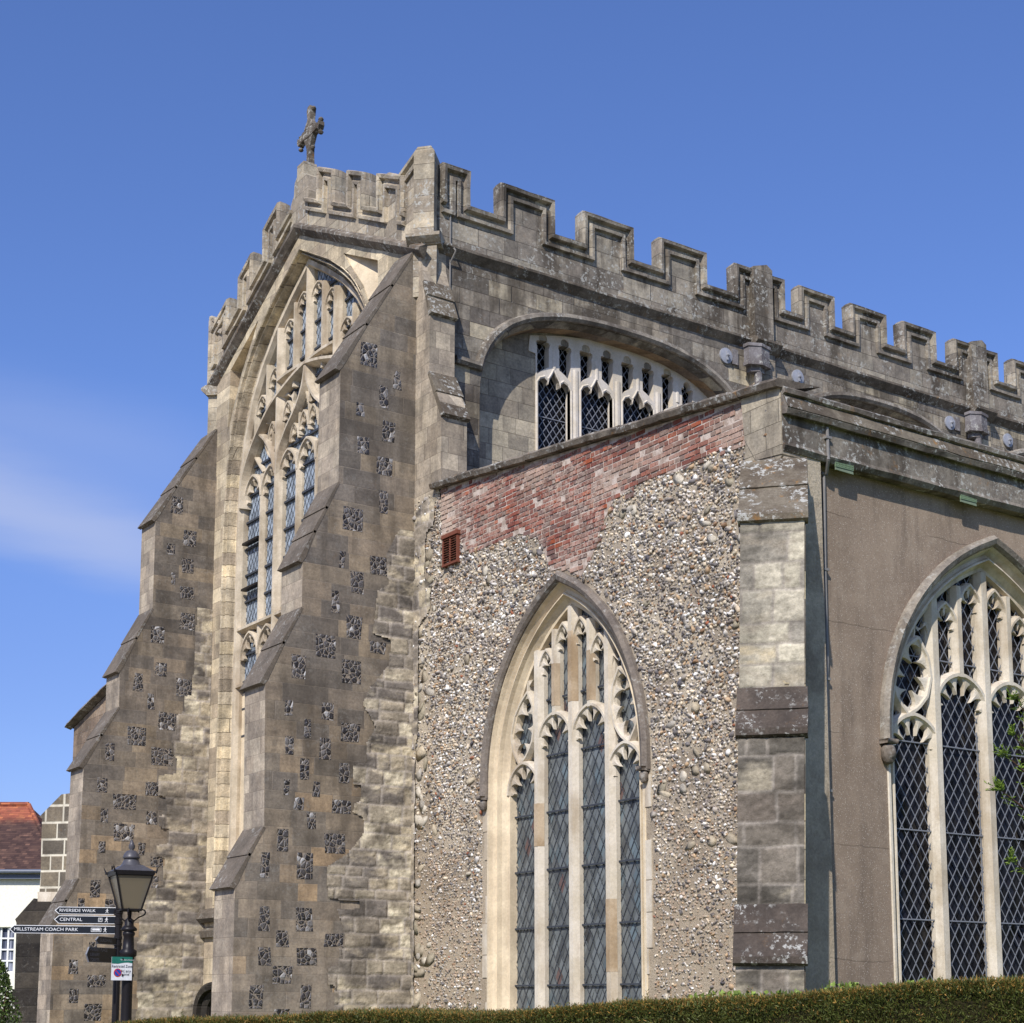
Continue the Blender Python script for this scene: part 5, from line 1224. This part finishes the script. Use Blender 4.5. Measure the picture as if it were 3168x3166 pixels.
# ============================================================ LAMP POST
DL = 24.0
lp = atD(395, 3000, DL); lx, ly = lp.x, lp.y
lamp = empty('street_lamp', (lx, ly, 0)); tag(lamp, 'black iron street lamp with a tapered square lantern', 'street lamp')
def LP(pb, n, m, par=None, **k):
    o = pb.build(n, m, None, **k); o.parent = par or lamp
    if par is None: o.matrix_parent_inverse = Matrix.Translation(-Vector(lamp.location))
    return o
def zl(py): return 1.7+(3100-py)*DL/F_PX*1.03
c0 = Vector((lx, ly, 0)); b0 = zl(2826); t0 = zl(2722)   # glass bottom, glass top
pb = PB(); pb.lathe(c0, [(.17, 0), (.17, .25), (.12, .32), (.10, .9), (.082, 1.0), (.078, zl(2975)), (.085, zl(2970)), (.125, zl(2962)), (.125, zl(2948)), (.085, zl(2942)), (.075, zl(2905)), (.09, zl(2900)), (.09, zl(2893)), (.07, zl(2890)), (.115, zl(2888)), (.12, zl(2882)), (.09, zl(2876)), (.068, zl(2872)), (.068, zl(2856)), (.03, zl(2850)), (.024, b0)], 18)
LP(pb, 'lamp_column', M['iron'], smooth=True)
pb = PB()
for k in range(4):
    a = math.radians(45+90*k)+math.radians(18); 
    pts_ = [c0+Vector((math.cos(a)*r, math.sin(a)*r, z)) for r, z in ((.05, zl(2862)), (.09, zl(2855)), (.13, zl(2848)), (.2, zl(2842)), (.235, zl(2835)), (.22, zl(2826)), (.14, zl(2822)), (.12, zl(2828)), (.14, zl(2833)))]
    pb.path(pts_, .011, 6)
LP(pb, 'scroll_bracket', M['iron'])
# lantern: square, widening upwards
ang = math.atan2(FW.y, FW.x)+math.pi+math.radians(26)
def sq(r, z, k): a = ang+math.pi/4+k*math.pi/2; return c0+Vector((math.cos(a)*r*1.414, math.sin(a)*r*1.414, z))
rb_, rt2 = .14, .27
pb = PB()
for k in range(4): pb.add([sq(rb_-.01, b0, k), sq(rb_-.01, b0, k+1), sq(rt2-.01, t0, k+1), sq(rt2-.01, t0, k)], [(0, 1, 2, 3)])
LP(pb, 'lantern_glass', M['lamp_glass'])
pb = PB()
for k in range(4):
    pb.tube(sq(rb_, b0, k), sq(rt2, t0, k), .014, n=6); pb.tube(sq(rb_, b0, k), sq(rb_, b0, k+1), .018, n=6); pb.tube(sq(rt2, t0, k), sq(rt2, t0, k+1), .016, n=6)
    pb.add([sq(rt2+.02, t0, k), sq(rt2+.02, t0, k+1), sq(rt2+.03, t0+.06, k+1), sq(rt2+.03, t0+.06, k)], [(0, 1, 2, 3)])
    e = sq(rt2+.03, t0+.03, k); d = (e-c0); d.z = 0; d.normalize(); pb.tube(e, e+d*.05+Vector((0, 0, .10)), .02, .003, 5)
pb.add([sq(rt2, t0+.001, k) for k in range(4)], [(0, 1, 2, 3)])
LP(pb, 'lantern_frame', M['iron'])
pb = PB(); zt2 = t0+.055
for k in range(4): pb.add([sq(rt2+.03, zt2, k), sq(rt2+.03, zt2, k+1), sq(.14, zt2+.10, k+1), sq(.14, zt2+.10, k)], [(0, 1, 2, 3)])
LP(pb, 'lantern_roof', M['iron_roof'])
pb = PB(); zq = lambda py: zl(py)
pb.lathe(c0, [(.185, zq(2700)), (.17, zq(2697)), (.155, zq(2691)), (.13, zq(2684)), (.115, zq(2677)), (.105, zq(2671)), (.11, zq(2671)), (.13, zq(2669)), (.122, zq(2664)), (.105, zq(2655)), (.07, zq(2647)), (.03, zq(2645)), (.028, zq(2643)), (.05, zq(2638)), (.045, zq(2634)), (.05, zq(2632)), (.03, zq(2622)), (.004, zq(2612))], 20)
LP(pb, 'lantern_cap', M['iron_roof'], smooth=True)

# ============================================================ FINGERPOST
DF = 24.7
fp = atD(362, 3000, DF); fx_, fy_ = fp.x, fp.y
post = empty('fingerpost', (fx_, fy_, 0)); tag(post, 'black direction post with three white-edged fingers pointing left', 'signpost')
def FPp(pb, n, m, par=None, **k):
    o = pb.build(n, m, None, **k); o.parent = par or post
    if par is None: o.matrix_parent_inverse = Matrix.Translation(-Vector(post.location))
    return o
def zf_(py): return 1.7+(3100-py)*DF/F_PX*1.03
pb = PB(); pb.lathe((fx_, fy_, 0), [(.09, 0), (.09, .4), (.055, .45), (.055, zf_(2790)), (.05, zf_(2786)), (.001, zf_(2780))], 14)
for py in (2838, 2870, 2915, 2935): pb.lathe((fx_, fy_, 0), [(.055, zf_(py)), (.064, zf_(py)+.01), (.064, zf_(py)+.05), (.055, zf_(py)+.06)], 14)
FPp(pb, 'sign_pole', M['iron'])
def text_mesh(s, size, fr, u, v, d, mat, par, name='lettering', ext=.0015, align='LEFT', sx=1.0):
    cu = bpy.data.curves.new('t', 'FONT'); cu.body = s; cu.size = size; cu.extrude = 0; cu.align_x = align; cu.align_y = 'CENTER'
    ob = bpy.data.objects.new('t', cu); COL.objects.link(ob)
    me = bpy.data.meshes.new_from_object(ob.evaluated_get(bpy.context.evaluated_depsgraph_get())); bpy.data.objects.remove(ob)
    for vtx in me.vertices: vtx.co = fr(u+vtx.co.x*sx, v+vtx.co.y, d)
    me.materials.clear(); me.materials.append(mat); me.name = name
    o = bpy.data.objects.new(name, me); COL.objects.link(o); o.parent = par; return o
# sign frames: u to the right in the view, facing the viewer
rf_ = Vector((math.sin(AX+math.radians(-13.3)*-1), 0, 0))
vr = Vector((fx_, fy_, 0)).normalized(); rr_ = Vector((vr.y, -vr.x, 0)); fsg = Fr((fx_, fy_, 0), rr_, (-vr.x, -vr.y, 0))
kS = DF/F_PX*1.03
def walker(pb, cx_, cz_, h, fr, d):
    q = lambda l: [(cx_+a*h, cz_+b_*h) for a, b_ in l]
    n = 10; pb.prism(fr, [(cx_+.06*h+.09*h*math.cos(6.283*i/n), cz_+.42*h+.09*h*math.sin(6.283*i/n)) for i in range(n)], d-.001, d)
    for l in ([(-.02, .32), (.12, .32), (.12, -.05), (-.06, -.05)], [(-.02, .32), (-.26, .12), (-.26, -.02), (-.18, 0), (-.16, .1), (0, .22)], [(.10, .30), (.30, .06), (.26, 0), (.1, .16)], [(-.06, -.02), (.04, -.02), (-.10, -.28), (-.28, -.5), (-.34, -.42), (-.2, -.26)], [(.0, -.02), (.12, -.02), (.16, -.26), (.30, -.48), (.22, -.52), (.06, -.26)]):
        pb.prism(fr, q(l), d-.001, d)
def finger(px0, px1, pyc, hh, txt, label, tu, sizek=1.0, sym=None):
    u0 = (px0-362)*kS; u1 = (px1-362)*kS; v = zf_(pyc); H = hh*kS/2; pnt = H*1.1
    sh = lambda g: [(u0+g*1.8, v), (u0+pnt+g*.6, v-H+g), (u1-g, v-H+g), (u1-g, v+H-g), (u0+pnt+g*.6, v+H-g)]
    pb = PB(); pb.prism(fsg, sh(0), -.012, .012); o = FPp(pb, 'sign_finger', M['white_paint']); o['label'] = label
    pb = PB(); pb.prism(fsg, sh(.009), .012, .0145); SUB(pb, 'sign_panel', M['sign_black'], o)
    text_mesh(txt, H*1.12*sizek, fsg, (tu-362)*kS, v-.0, .0165, M['white_paint'], o, sx=1.12)
    pb = PB(); walker(pb, (px1-31-362)*kS, v, H*1.25, fsg, .0165)
    if sym == 'P':
        c_ = (px1-49-362)*kS; s_ = H*.5
        for a, b_, c__, d__ in ((-s_, -s_, s_, -s_+.007), (-s_, s_-.007, s_, s_), (-s_, -s_, -s_+.007, s_), (s_-.007, -s_, s_, s_)): pb.prism(fsg, [(c_+a, v+b_), (c_+c__, v+b_), (c_+c__, v+d__), (c_+a, v+d__)], .0155, .0165)
    if sym == 'coach':
        c_ = (px1-57-362)*kS; s_ = H*.5; w_ = H*1.25
        for a, b_, c__, d__ in ((-w_, -s_, w_, -s_+.007), (-w_, s_-.007, w_, s_), (-w_, -s_, -w_+.007, s_), (w_-.007, -s_, w_, s_), (-w_*.75, -s_*.35, w_*.75, s_*.1), (-w_*.75, s_*.1, w_*.7, s_*.55)): pb.prism(fsg, [(c_+a, v+b_), (c_+c__, v+b_), (c_+c__, v+d__), (c_+a, v+d__)], .0155, .0165)
    SUB(pb, 'sign_symbol', M['white_paint'], o)
    if sym == 'P': text_mesh('P', H*.85, fsg, (px1-49-362)*kS, v, .0168, M['white_paint'], o, align='CENTER')
finger(175, 358, 2829, 22, 'RIVERSIDE WALK', 'finger reading RIVERSIDE WALK', 188)
finger(174, 357, 2856, 24, 'CENTRAL', 'finger reading CENTRAL with a parking symbol', 190, sym='P')
finger(47, 354, 2886, 24, 'MILLSTREAM COACH PARK', 'long finger reading MILLSTREAM COACH PARK', 60, sym='coach')
# two short plates turned almost edge-on
a_ = math.radians(58); pd = (rr_*math.cos(a_)-(-vr)*math.sin(a_)*-1); pd = (rr_*math.cos(a_)+vr*-math.sin(a_)*-1)
pu = (-rr_*math.cos(a_)-vr*math.sin(a_)); fpl = Fr((fx_, fy_, 0), -pu, Vector((pu.y, -pu.x, 0)) if Vector((pu.y, -pu.x, 0)).dot(-vr) > 0 else Vector((-pu.y, pu.x, 0)))
def plate(py, hh, lw, lines, label):
    v = zf_(py); H = hh*kS/2; u0, u1 = -lw, -.05
    pb = PB(); pb.prism(fpl, [(u0, v), (u0+.07, v-H), (u1, v-H), (u1, v+H), (u0+.07, v+H)], -.012, .012); o = FPp(pb, 'sign_finger', M['grille']); o['label'] = label
    pb = PB(); g = .008; pb.prism(fpl, [(u0+g*1.6, v), (u0+.07+g*.4, v-H+g), (u1-g, v-H+g), (u1-g, v+H-g), (u0+.07+g*.4, v+H-g)], .012, .0145); SUB(pb, 'sign_panel', M['sign_black'], o)
    for k, t in enumerate(lines): text_mesh(t, .066, fpl, u0+.09, v+((len(lines)-1)/2-k)*.075, .0165, M['grille'], o)
plate(2920, 22, .62, ['GUILDHALL'], 'short upper finger turned nearly edge-on')
plate(2963, 44, .86, ['MARKET PLACE', 'LIBRARY', 'TOILETS'], 'three-line finger turned nearly edge-on')

# ============================================================ RESTRICTED ZONE SIGN on the lamp column
DS = DL-.16; kR = DS/F_PX*1.03
sc_ = atD(377, 2997, DS); ta = math.radians(24)
vr2 = Vector((lx, ly, 0)).normalized(); r2 = Vector((vr2.y, -vr2.x, 0)); ux_ = (r2*math.cos(ta)+vr2*math.sin(ta)); nx_ = Vector((ux_.y, -ux_.x, 0)); nx_ = nx_ if nx_.dot(-vr2) > 0 else -nx_
fz_ = Fr((sc_.x, sc_.y, 0), ux_, nx_)
zs_ = empty('parking_sign', (sc_.x, sc_.y, sc_.z)); tag(zs_, 'white and green Restricted Zone sign fixed to the lamp column', 'sign')
def ZP(pb, n, m):
    o = pb.build(n, m, None); o.parent = zs_; o.matrix_parent_inverse = Matrix.Translation(-Vector(zs_.location)); return o
w_ = 60*kR/2/math.cos(ta); zc3 = sc_.z; h_ = 70*kR/2
slant = lambda pts_: [(u, v-(0)*u) for u, v in pts_]
pb = PB(); pb.prism(fz_, [(-w_, zc3-h_), (w_, zc3-h_), (w_, zc3+h_), (-w_, zc3+h_)], -.006, .0); pl_ = ZP(pb, 'sign_plate', M['white_paint'])
pb = PB(); wave = [(-w_, zc3+h_*.42), (-w_*.4, zc3+h_*.40), (w_*.2, zc3+h_*.5), (w_*.6, zc3+h_*.52), (w_, zc3+h_*.46), (w_, zc3+h_), (-w_, zc3+h_)]
pb.prism(fz_, wave, .0, .002); SUB(pb, 'sign_header', M['sign_green'], pl_)
text_mesh('Restricted Zone', .062, fz_, 0, zc3+h_*.18, .003, M['sign_black'], pl_, align='CENTER', sx=.78)
text_mesh('At any', .062, fz_, w_*.38, zc3-h_*.22, .003, M['sign_black'], pl_, align='CENTER'); text_mesh('time', .062, fz_, w_*.38, zc3-h_*.50, .003, M['sign_black'], pl_, align='CENTER')
text_mesh('Wiltshire Council', .030, fz_, w_*.5, zc3+h_*.74, .003, M['white_paint'], pl_, align='CENTER')
def disc(cu_, cv_, r, d, m, n='no_waiting_symbol'):
    pb = PB(); k = 24; pb.prism(fz_, [(cu_+r*math.cos(6.2832*i/k), cv_+r*math.sin(6.2832*i/k)) for i in range(k)], d-.001, d); SUB(pb, n, m, pl_)
disc(-w_*.4, zc3-h_*.36, .062, .003, M['sign_red']); disc(-w_*.4, zc3-h_*.36, .048, .005, M['sign_blue'])
pb = PB(); cu_, cv_ = -w_*.4, zc3-h_*.36; pb.prism(fz_, [(cu_-.045, cv_+.035), (cu_-.035, cv_+.045), (cu_+.045, cv_-.035), (cu_+.035, cv_-.045)], .005, .0065); SUB(pb, 'no_waiting_symbol', M['sign_red'], pl_)
pb = PB(); pb.tube((lx, ly, zc3+.12), (lx, ly, zc3+.16), .095, n=16); pb.tube((lx, ly, zc3-.12), (lx, ly, zc3-.08), .095, n=16)
for dzz in (.14, -.10): pb.tube((lx, ly, zc3+dzz), (sc_.x, sc_.y, zc3+dzz), .02, n=6)
ZP(pb, 'sign_bracket', M['iron'])

# ============================================================ LEAF BUILDERS
def leafmat(name, c1, c2, c3, rough=.55, tr=.25):
    b = NB(name, rough, .35); a = b.attr()
    c = b.mix(1., a, b.ramp(b.noise(9, 3), [(.3, (.75,)*3), (.7, (1.25,)*3)]), 'MULTIPLY'); b.out(c)
    b.p.inputs['Transmission Weight'].default_value = 0
    tn = b.nt.nodes.new('ShaderNodeBsdfTranslucent'); b.put(tn.inputs['Color'], c); mxn = b.nt.nodes.new('ShaderNodeMixShader'); mxn.inputs[0].default_value = tr
    o = [n for n in b.nt.nodes if n.type == 'OUTPUT_MATERIAL'][0]
    b.nt.links.new(b.p.outputs[0], mxn.inputs[1]); b.nt.links.new(tn.outputs[0], mxn.inputs[2]); b.nt.links.new(mxn.outputs[0], o.inputs['Surface']); return b.m
M['leaf'] = leafmat('leaves', 0, 0, 0)
def leaves(name, pos, dirs, length, width, cols, parent=None, loc=None, mat=None):
    """each leaf a folded blade: two triangles either side of its midrib"""
    n = len(pos); dirs = dirs/np.linalg.norm(dirs, axis=1, keepdims=True)
    rnd = RNG.normal(size=(n, 3)); side = np.cross(dirs, rnd); side /= np.linalg.norm(side, axis=1, keepdims=True)+1e-9
    up = np.cross(side, dirs); l = np.asarray(length).reshape(-1, 1)*np.ones((n, 1)); w_ = np.asarray(width).reshape(-1, 1)*np.ones((n, 1))
    a = pos; b_ = pos+dirs*l*.45+side*w_-up*w_*.3; c = pos+dirs*l; d = pos+dirs*l*.45-side*w_-up*w_*.3
    V = np.stack([a, b_, c, d], 1).reshape(-1, 3)
    if loc is not None: V = V-np.array(loc)[None]
    base = np.arange(n)[:, None]*4; F = np.stack([base+np.array([0, 1, 2]), base+np.array([0, 2, 3])], 1).reshape(-1, 3)
    me = bpy.data.meshes.new(name); me.vertices.add(len(V)); me.vertices.foreach_set('co', V.ravel()); me.loops.add(len(F)*3); me.loops.foreach_set('vertex_index', F.ravel().astype(np.int32))
    me.polygons.add(len(F)); me.polygons.foreach_set('loop_start', np.arange(0, len(F)*3, 3, dtype=np.int32)); me.polygons.foreach_set('loop_total', np.full(len(F), 3, dtype=np.int32)); me.update()
    ca_ = me.color_attributes.new('Col', 'FLOAT_COLOR', 'POINT'); cc = np.concatenate([np.clip(np.repeat(cols, 4, 0), .003, .9), np.ones((n*4, 1))], 1); ca_.data.foreach_set('color', cc.astype(np.float32).ravel())
    me.materials.append(mat or M['leaf']); o = bpy.data.objects.new(name, me); COL.objects.link(o)
    if parent is not None: o.parent = parent
    if loc is not None and parent is None: o.location = loc
    return o

# ============================================================ CLIPPED YEW HEDGE
hA = atD(300, 3166, 10.6); hB = atD(3420, 3080, 7.2)
HA = Vector((hA.x, hA.y, 0)); HB = Vector((hB.x, hB.y, 0)); hd_ = (HB-HA)*1.4; HL = hd_.length; hd_.normalize(); hn = Vector((-hd_.y, hd_.x, 0)); hn = hn if hn.dot(Vector((FW.x, FW.y, 0))) > 0 else -hn
def ztop(s):    # s 0..1 along the hedge
    s = s*1.4; return 1.535+.252*min(s, 1.08)+.018*math.sin(s*9)+.012*math.sin(s*23)
hedge = empty('clipped_hedge', HA); tag(hedge, 'long clipped yew hedge with brown tips in front of the church', 'hedge')
TK = .75
pb = PB(); rows = []
for i in range(81):
    s = i/80; p = HA+hd_*(HL*s); zt_ = ztop(s)-.05
    rows.append([p+hn*.04, p+hn*.04+Vector((0, 0, zt_-.04)), p+hn*.1+Vector((0, 0, zt_)), p+hn*(TK-.06)+Vector((0, 0, zt_)), p+hn*TK])
pb.strip(rows); pb.add(rows[0], [(0, 1, 2, 3, 4)]); pb.add(rows[-1], [(4, 3, 2, 1, 0)]); roughen(pb, .02, 6)
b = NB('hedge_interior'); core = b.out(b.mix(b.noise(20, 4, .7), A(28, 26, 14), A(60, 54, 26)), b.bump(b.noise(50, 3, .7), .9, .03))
o = pb.build('hedge_core', core, None); o.parent = hedge; o.matrix_parent_inverse = Matrix.Translation(-HA)
n1, n2 = 200000, 165000
s = RNG.random(n1); zz_ = np.array([ztop(x) for x in s]); 
fz = 1-RNG.random(n1)**1.7*.95; z = zz_*fz*1.0; z = np.where(RNG.random(n1) < .72, zz_-RNG.random(n1)**1.3*.42, z)
bulge = .05*np.array([noise.noise((a*HL*3.0, c*5, 1)) for a, c in zip(s[::1], z[::1])])
H3 = np.array(HA); D3 = np.array(hd_); N3 = np.array(hn)
pos = H3+D3*(s*HL)[:, None]+N3*(RNG.random(n1)*.06-.0-bulge)[:, None]; pos[:, 2] = z
dr = -N3[None]*RNG.uniform(.3, 1, (n1, 1))+RNG.normal(0, .5, (n1, 3))+np.array([0, 0, .55])
s_b = RNG.random(n2); pos2 = H3+D3*(s_b*HL)[:, None]+N3*(RNG.random(n2)*TK)[:, None]; zt2_ = np.array([ztop(x) for x in s_b]); nn = np.array([noise.noise((a*HL*3.5, 2, b_*5)) for a, b_ in zip(s_b, RNG.random(n2)*TK)])
pos2[:, 2] = zt2_-.045+RNG.random(n2)*.05+nn*.022
dr2 = RNG.normal(0, .45, (n2, 3))+np.array([0, 0, 1.])
shp, shd = [], []
for k in range(860):
    s_ = rg.random(); d_ = rg.random()*TK; q_ = HA+hd_*(HL*s_)+hn*d_; h_ = rg.uniform(.015, .06)*(1.6 if rg.random() < .06 else 1); ax_ = Vector((rg.gauss(0, .2), rg.gauss(0, .2), 1)).normalized()
    for j in range(int(h_/.0035)):
        shp.append((q_.x+ax_.x*j*.0035, q_.y+ax_.y*j*.0035, ztop(s_)-.02+ax_.z*j*.0035)); shd.append((rg.gauss(0, .8), rg.gauss(0, .8), .7))
pos2 = np.concatenate([pos2, np.array(shp)]); dr2 = np.concatenate([dr2, np.array(shd)]); s_b = np.concatenate([s_b, (np.array(shp)-H3) @ D3/HL])
pos = np.concatenate([pos, pos2]); dr = np.concatenate([dr, dr2]); N_ = len(pos)
top = np.clip((pos[:, 2]-np.array([ztop(x) for x in np.concatenate([s, s_b])])+.075)/.075, 0, 1)
c_g = np.array(A(78, 88, 40)[:3]); c_o = np.array(A(156, 122, 60)[:3]); c_l = np.array(A(100, 98, 44)[:3])
mixr = RNG.random((N_, 1)); col_ = c_g*(1-mixr*.6)+c_l*mixr*.6
isb = (RNG.random(N_) < (.06+.34*top))[:, None]; col_ = np.where(isb, c_o*RNG.uniform(.6, 1.15, (N_, 1)), col_)*RNG.uniform(.6, 1.3, (N_, 1))*1.15
o = leaves('hedge_foliage', pos, dr, RNG.uniform(.013, .028, N_), .0018+RNG.random(N_)*.0014, col_); o.parent = hedge; o.matrix_parent_inverse = Matrix.Translation(-HA); o['kind'] = 'stuff'

# pale ivy creeping along the far side of the hedge top
def ivy(px0, px1, n, hz_, nm):
    ps = []; 
    for k in range(n):
        px = rg.uniform(px0, px1); r = ray(px, 3080); t = (hn.dot(HA+hn*(TK-.1))-hn.dot(EYE))/r.dot(hn); p = EYE+r*t
        s_ = (p-HA).dot(hd_)/HL; p.z = ztop(s_)+rg.random()*hz_-.01; p += hn*rg.uniform(-.05, .1); ps.append(p)
    ps = np.array(ps); c = np.array(A(138, 158, 72)[:3])*RNG.uniform(.5, 1.3, (len(ps), 1)); dr = RNG.normal(0, .8, (len(ps), 3))+np.array([0, 0, .5])-N3*.4
    l0 = tuple(ps.mean(0)); l0 = (l0[0], l0[1], 0.)
    return leaves(nm, ps, dr, RNG.uniform(.022, .042, len(ps)), RNG.uniform(.008, .016, len(ps)), c, loc=l0)
iv = empty('ivy', (HA+hd_*HL*.6+hn*TK)); tag(iv, 'bright green ivy leaves showing behind the hedge top', 'ivy')
for px0, px1, n, hz_ in ((2140, 2900, 420, .045), (1760, 1960, 70, .03), (1655, 1675, 8, .035), (2550, 2640, 120, .07), (2180, 2330, 80, .05)):
    o = ivy(px0, px1, n, hz_, 'ivy_leaves'); w__ = o.matrix_world.copy(); o.parent = iv; o.matrix_parent_inverse = Matrix.Translation(-Vector(iv.location)); o['kind'] = 'stuff'
pb = PB(); pi = Vector(iv.location); pb.path([pi, pi+Vector((0, 0, .8)), pi+Vector((.03, .02, 1.6))], .008, 5); pb.path([pi+Vector((0, 0, .8)), pi+hd_*.5+Vector((0, 0, 1.6))], .006, 5)
o = pb.build('ivy_stem', plain('ivy_stem_bark', A(90, 76, 60), .9)); o.parent = iv; o.matrix_parent_inverse = Matrix.Translation(-pi)

# ============================================================ YEW TREE just outside the right edge, tips reaching into view
tb = atD(3560, 3080, 9.0); TB = Vector((tb.x, tb.y, 0)); yew = empty('yew_tree', TB); tag(yew, 'yew tree at the right edge with green sprays crossing the window', 'tree')
bark = stone('yew_bark', A(104, 76, 60), A(78, 60, 50), 0, .3, 0, .9, seed=50, sc=3)
pb = PB(); rad = [(0, .20), (.8, .15), (1.8, .12), (2.8, .09), (3.8, .05), (4.6, .02)]
for (z0_, r0), (z1_, r1) in zip(rad[:-1], rad[1:]): pb.tube(TB+Vector((.05*math.sin(z0_*2), .05*math.cos(z0_*2), z0_)), TB+Vector((.05*math.sin(z1_*2), .05*math.cos(z1_*2), z1_)), r0, r1, 10, caps=False)
tips = []
def branch(p0, p1, r0, nseg=7, sag=.05):
    pts_ = []; 
    for k in range(nseg+1):
        t = k/nseg; p = p0.lerp(p1, t); p = p+Vector((rg.uniform(-.02, .02), rg.uniform(-.02, .02), -sag*math.sin(t*math.pi)+rg.uniform(-.015, .015))); pts_.append(p)
    for k in range(nseg): pb.tube(pts_[k], pts_[k+1], r0*(1-k/nseg)+.003, r0*(1-(k+1)/nseg)+.002, 6, caps=False)
    return pts_
brs = []
for (px, py, D) in ((3108, 2338, 8.6), (3085, 2432, 8.5), (3140, 2175, 8.8), (3145, 2655, 8.5), (3125, 2282, 8.7)):
    p1 = atD(px, py, D); st_ = TB+Vector((0, 0, max(.8, p1.z-.5))); brs.append(branch(st_, p1, .022))
for k in range(150):
    a = rg.uniform(0, 6.283); z = rg.uniform(.6, 4.5); r = (.75*(1-(z/5.2))+.25)*rg.uniform(.6, 1.1); d = Vector((math.cos(a), math.sin(a), .35))
    p1 = TB+Vector((0, 0, z))+d*r
    side = (p1-EYE); px = 1584+F_PX*side.dot(RT)/side.dot(FW)
    if px < 3330: continue
    brs.append(branch(TB+Vector((0, 0, z-.2)), p1, .02, 5, -.03))
tk = pb.build('trunk', bark); tk.parent = yew; tk.matrix_parent_inverse = Matrix.Translation(-TB)
LPp, LD, LC = [], [], []
for bi, pts_ in enumerate(brs):
    m = len(pts_)
    for k in range(int(m*(.55 if bi < 5 else .2)), m):
        p = pts_[k]; ax = (pts_[min(m-1, k+1)]-pts_[max(0, k-1)]).normalized()
        for j in range(9 if bi < 5 else 8):
            sd = Vector((rg.gauss(0, 1), rg.gauss(0, 1), rg.gauss(0, .8))); sd = (sd-ax*sd.dot(ax)).normalized(); tdir = (ax*rg.uniform(.5, 1.1)+sd*.7).normalized(); ln = rg.uniform(.05, .12)*(1 if bi < 5 else 1.7)
            if k >= m-2: ln *= .65
            q = p+(pts_[min(m-1, k+1)]-p)*rg.random(); nl = int(ln/.0048)
            sv = tdir.cross(Vector((0, 0, 1))); sv = (sv.normalized() if sv.length > .1 else sd)
            for i in range(nl):
                t = i/nl; s_ = 1 if i % 2 else -1
                LPp.append(q+tdir*ln*t); LD.append(tdir*.75+sv*s_*.8+Vector((rg.gauss(0, .12), rg.gauss(0, .12), rg.gauss(0, .2)+.15))); LC.append(t)
LPp = np.array(LPp); LD = np.array(LD); LC = np.array(LC)[:, None]; nn = len(LPp)
cc = np.array(A(74, 100, 32)[:3])*(1-LC)+np.array(A(140, 162, 60)[:3])*LC; cc = cc*RNG.uniform(.7, 1.2, (nn, 1))
o = leaves('crown', LPp, LD, RNG.uniform(.018, .028, nn), RNG.uniform(.0026, .0038, nn), cc); o.parent = yew; o.matrix_parent_inverse = Matrix.Translation(-TB)

# ============================================================ FLOWERING SHRUB, far left, in front of the house
sb = atD(-25, 3150, 30.0); SBv = Vector((sb.x, sb.y, 0)); shrub = empty('flowering_shrub', SBv); tag(shrub, 'green shrub dotted with white blossom before the house', 'shrub')
nS = 9000; th_ = RNG.random(nS)*6.283; zc4 = RNG.random(nS); rr4 = (.52+.12*np.sin(th_*3+zc4*7))*np.sqrt(np.clip(1-(zc4*1.02-.3)**2/.52, .02, 1))*np.cbrt(RNG.random(nS))
ztp = 1.7+(3100-2975)*30/F_PX*1.03
Ps = np.stack([SBv.x+np.cos(th_)*rr4, SBv.y+np.sin(th_)*rr4, zc4*ztp], 1); cs = np.array(A(84, 104, 46)[:3])*RNG.uniform(.4, 1.5, (nS, 1)); wh = RNG.random(nS) < .07; cs[wh] = np.array(A(235, 230, 215)[:3])
o = leaves('shrub_foliage', Ps, RNG.normal(0, 1, (nS, 3))+np.array([0, 0, .3]), RNG.uniform(.04, .08, nS), RNG.uniform(.012, .024, nS), cs); o.parent = shrub; o.matrix_parent_inverse = Matrix.Translation(-SBv); o['kind'] = 'stuff'
pb = PB()
for k in range(7): a = k*.9; pb.path([SBv, SBv+Vector((math.cos(a)*.12, math.sin(a)*.12, .9)), SBv+Vector((math.cos(a)*.3, math.sin(a)*.3, 1.9))], .02, 5)
o = pb.build('shrub_stem', bark); o.parent = shrub; o.matrix_parent_inverse = Matrix.Translation(-SBv)
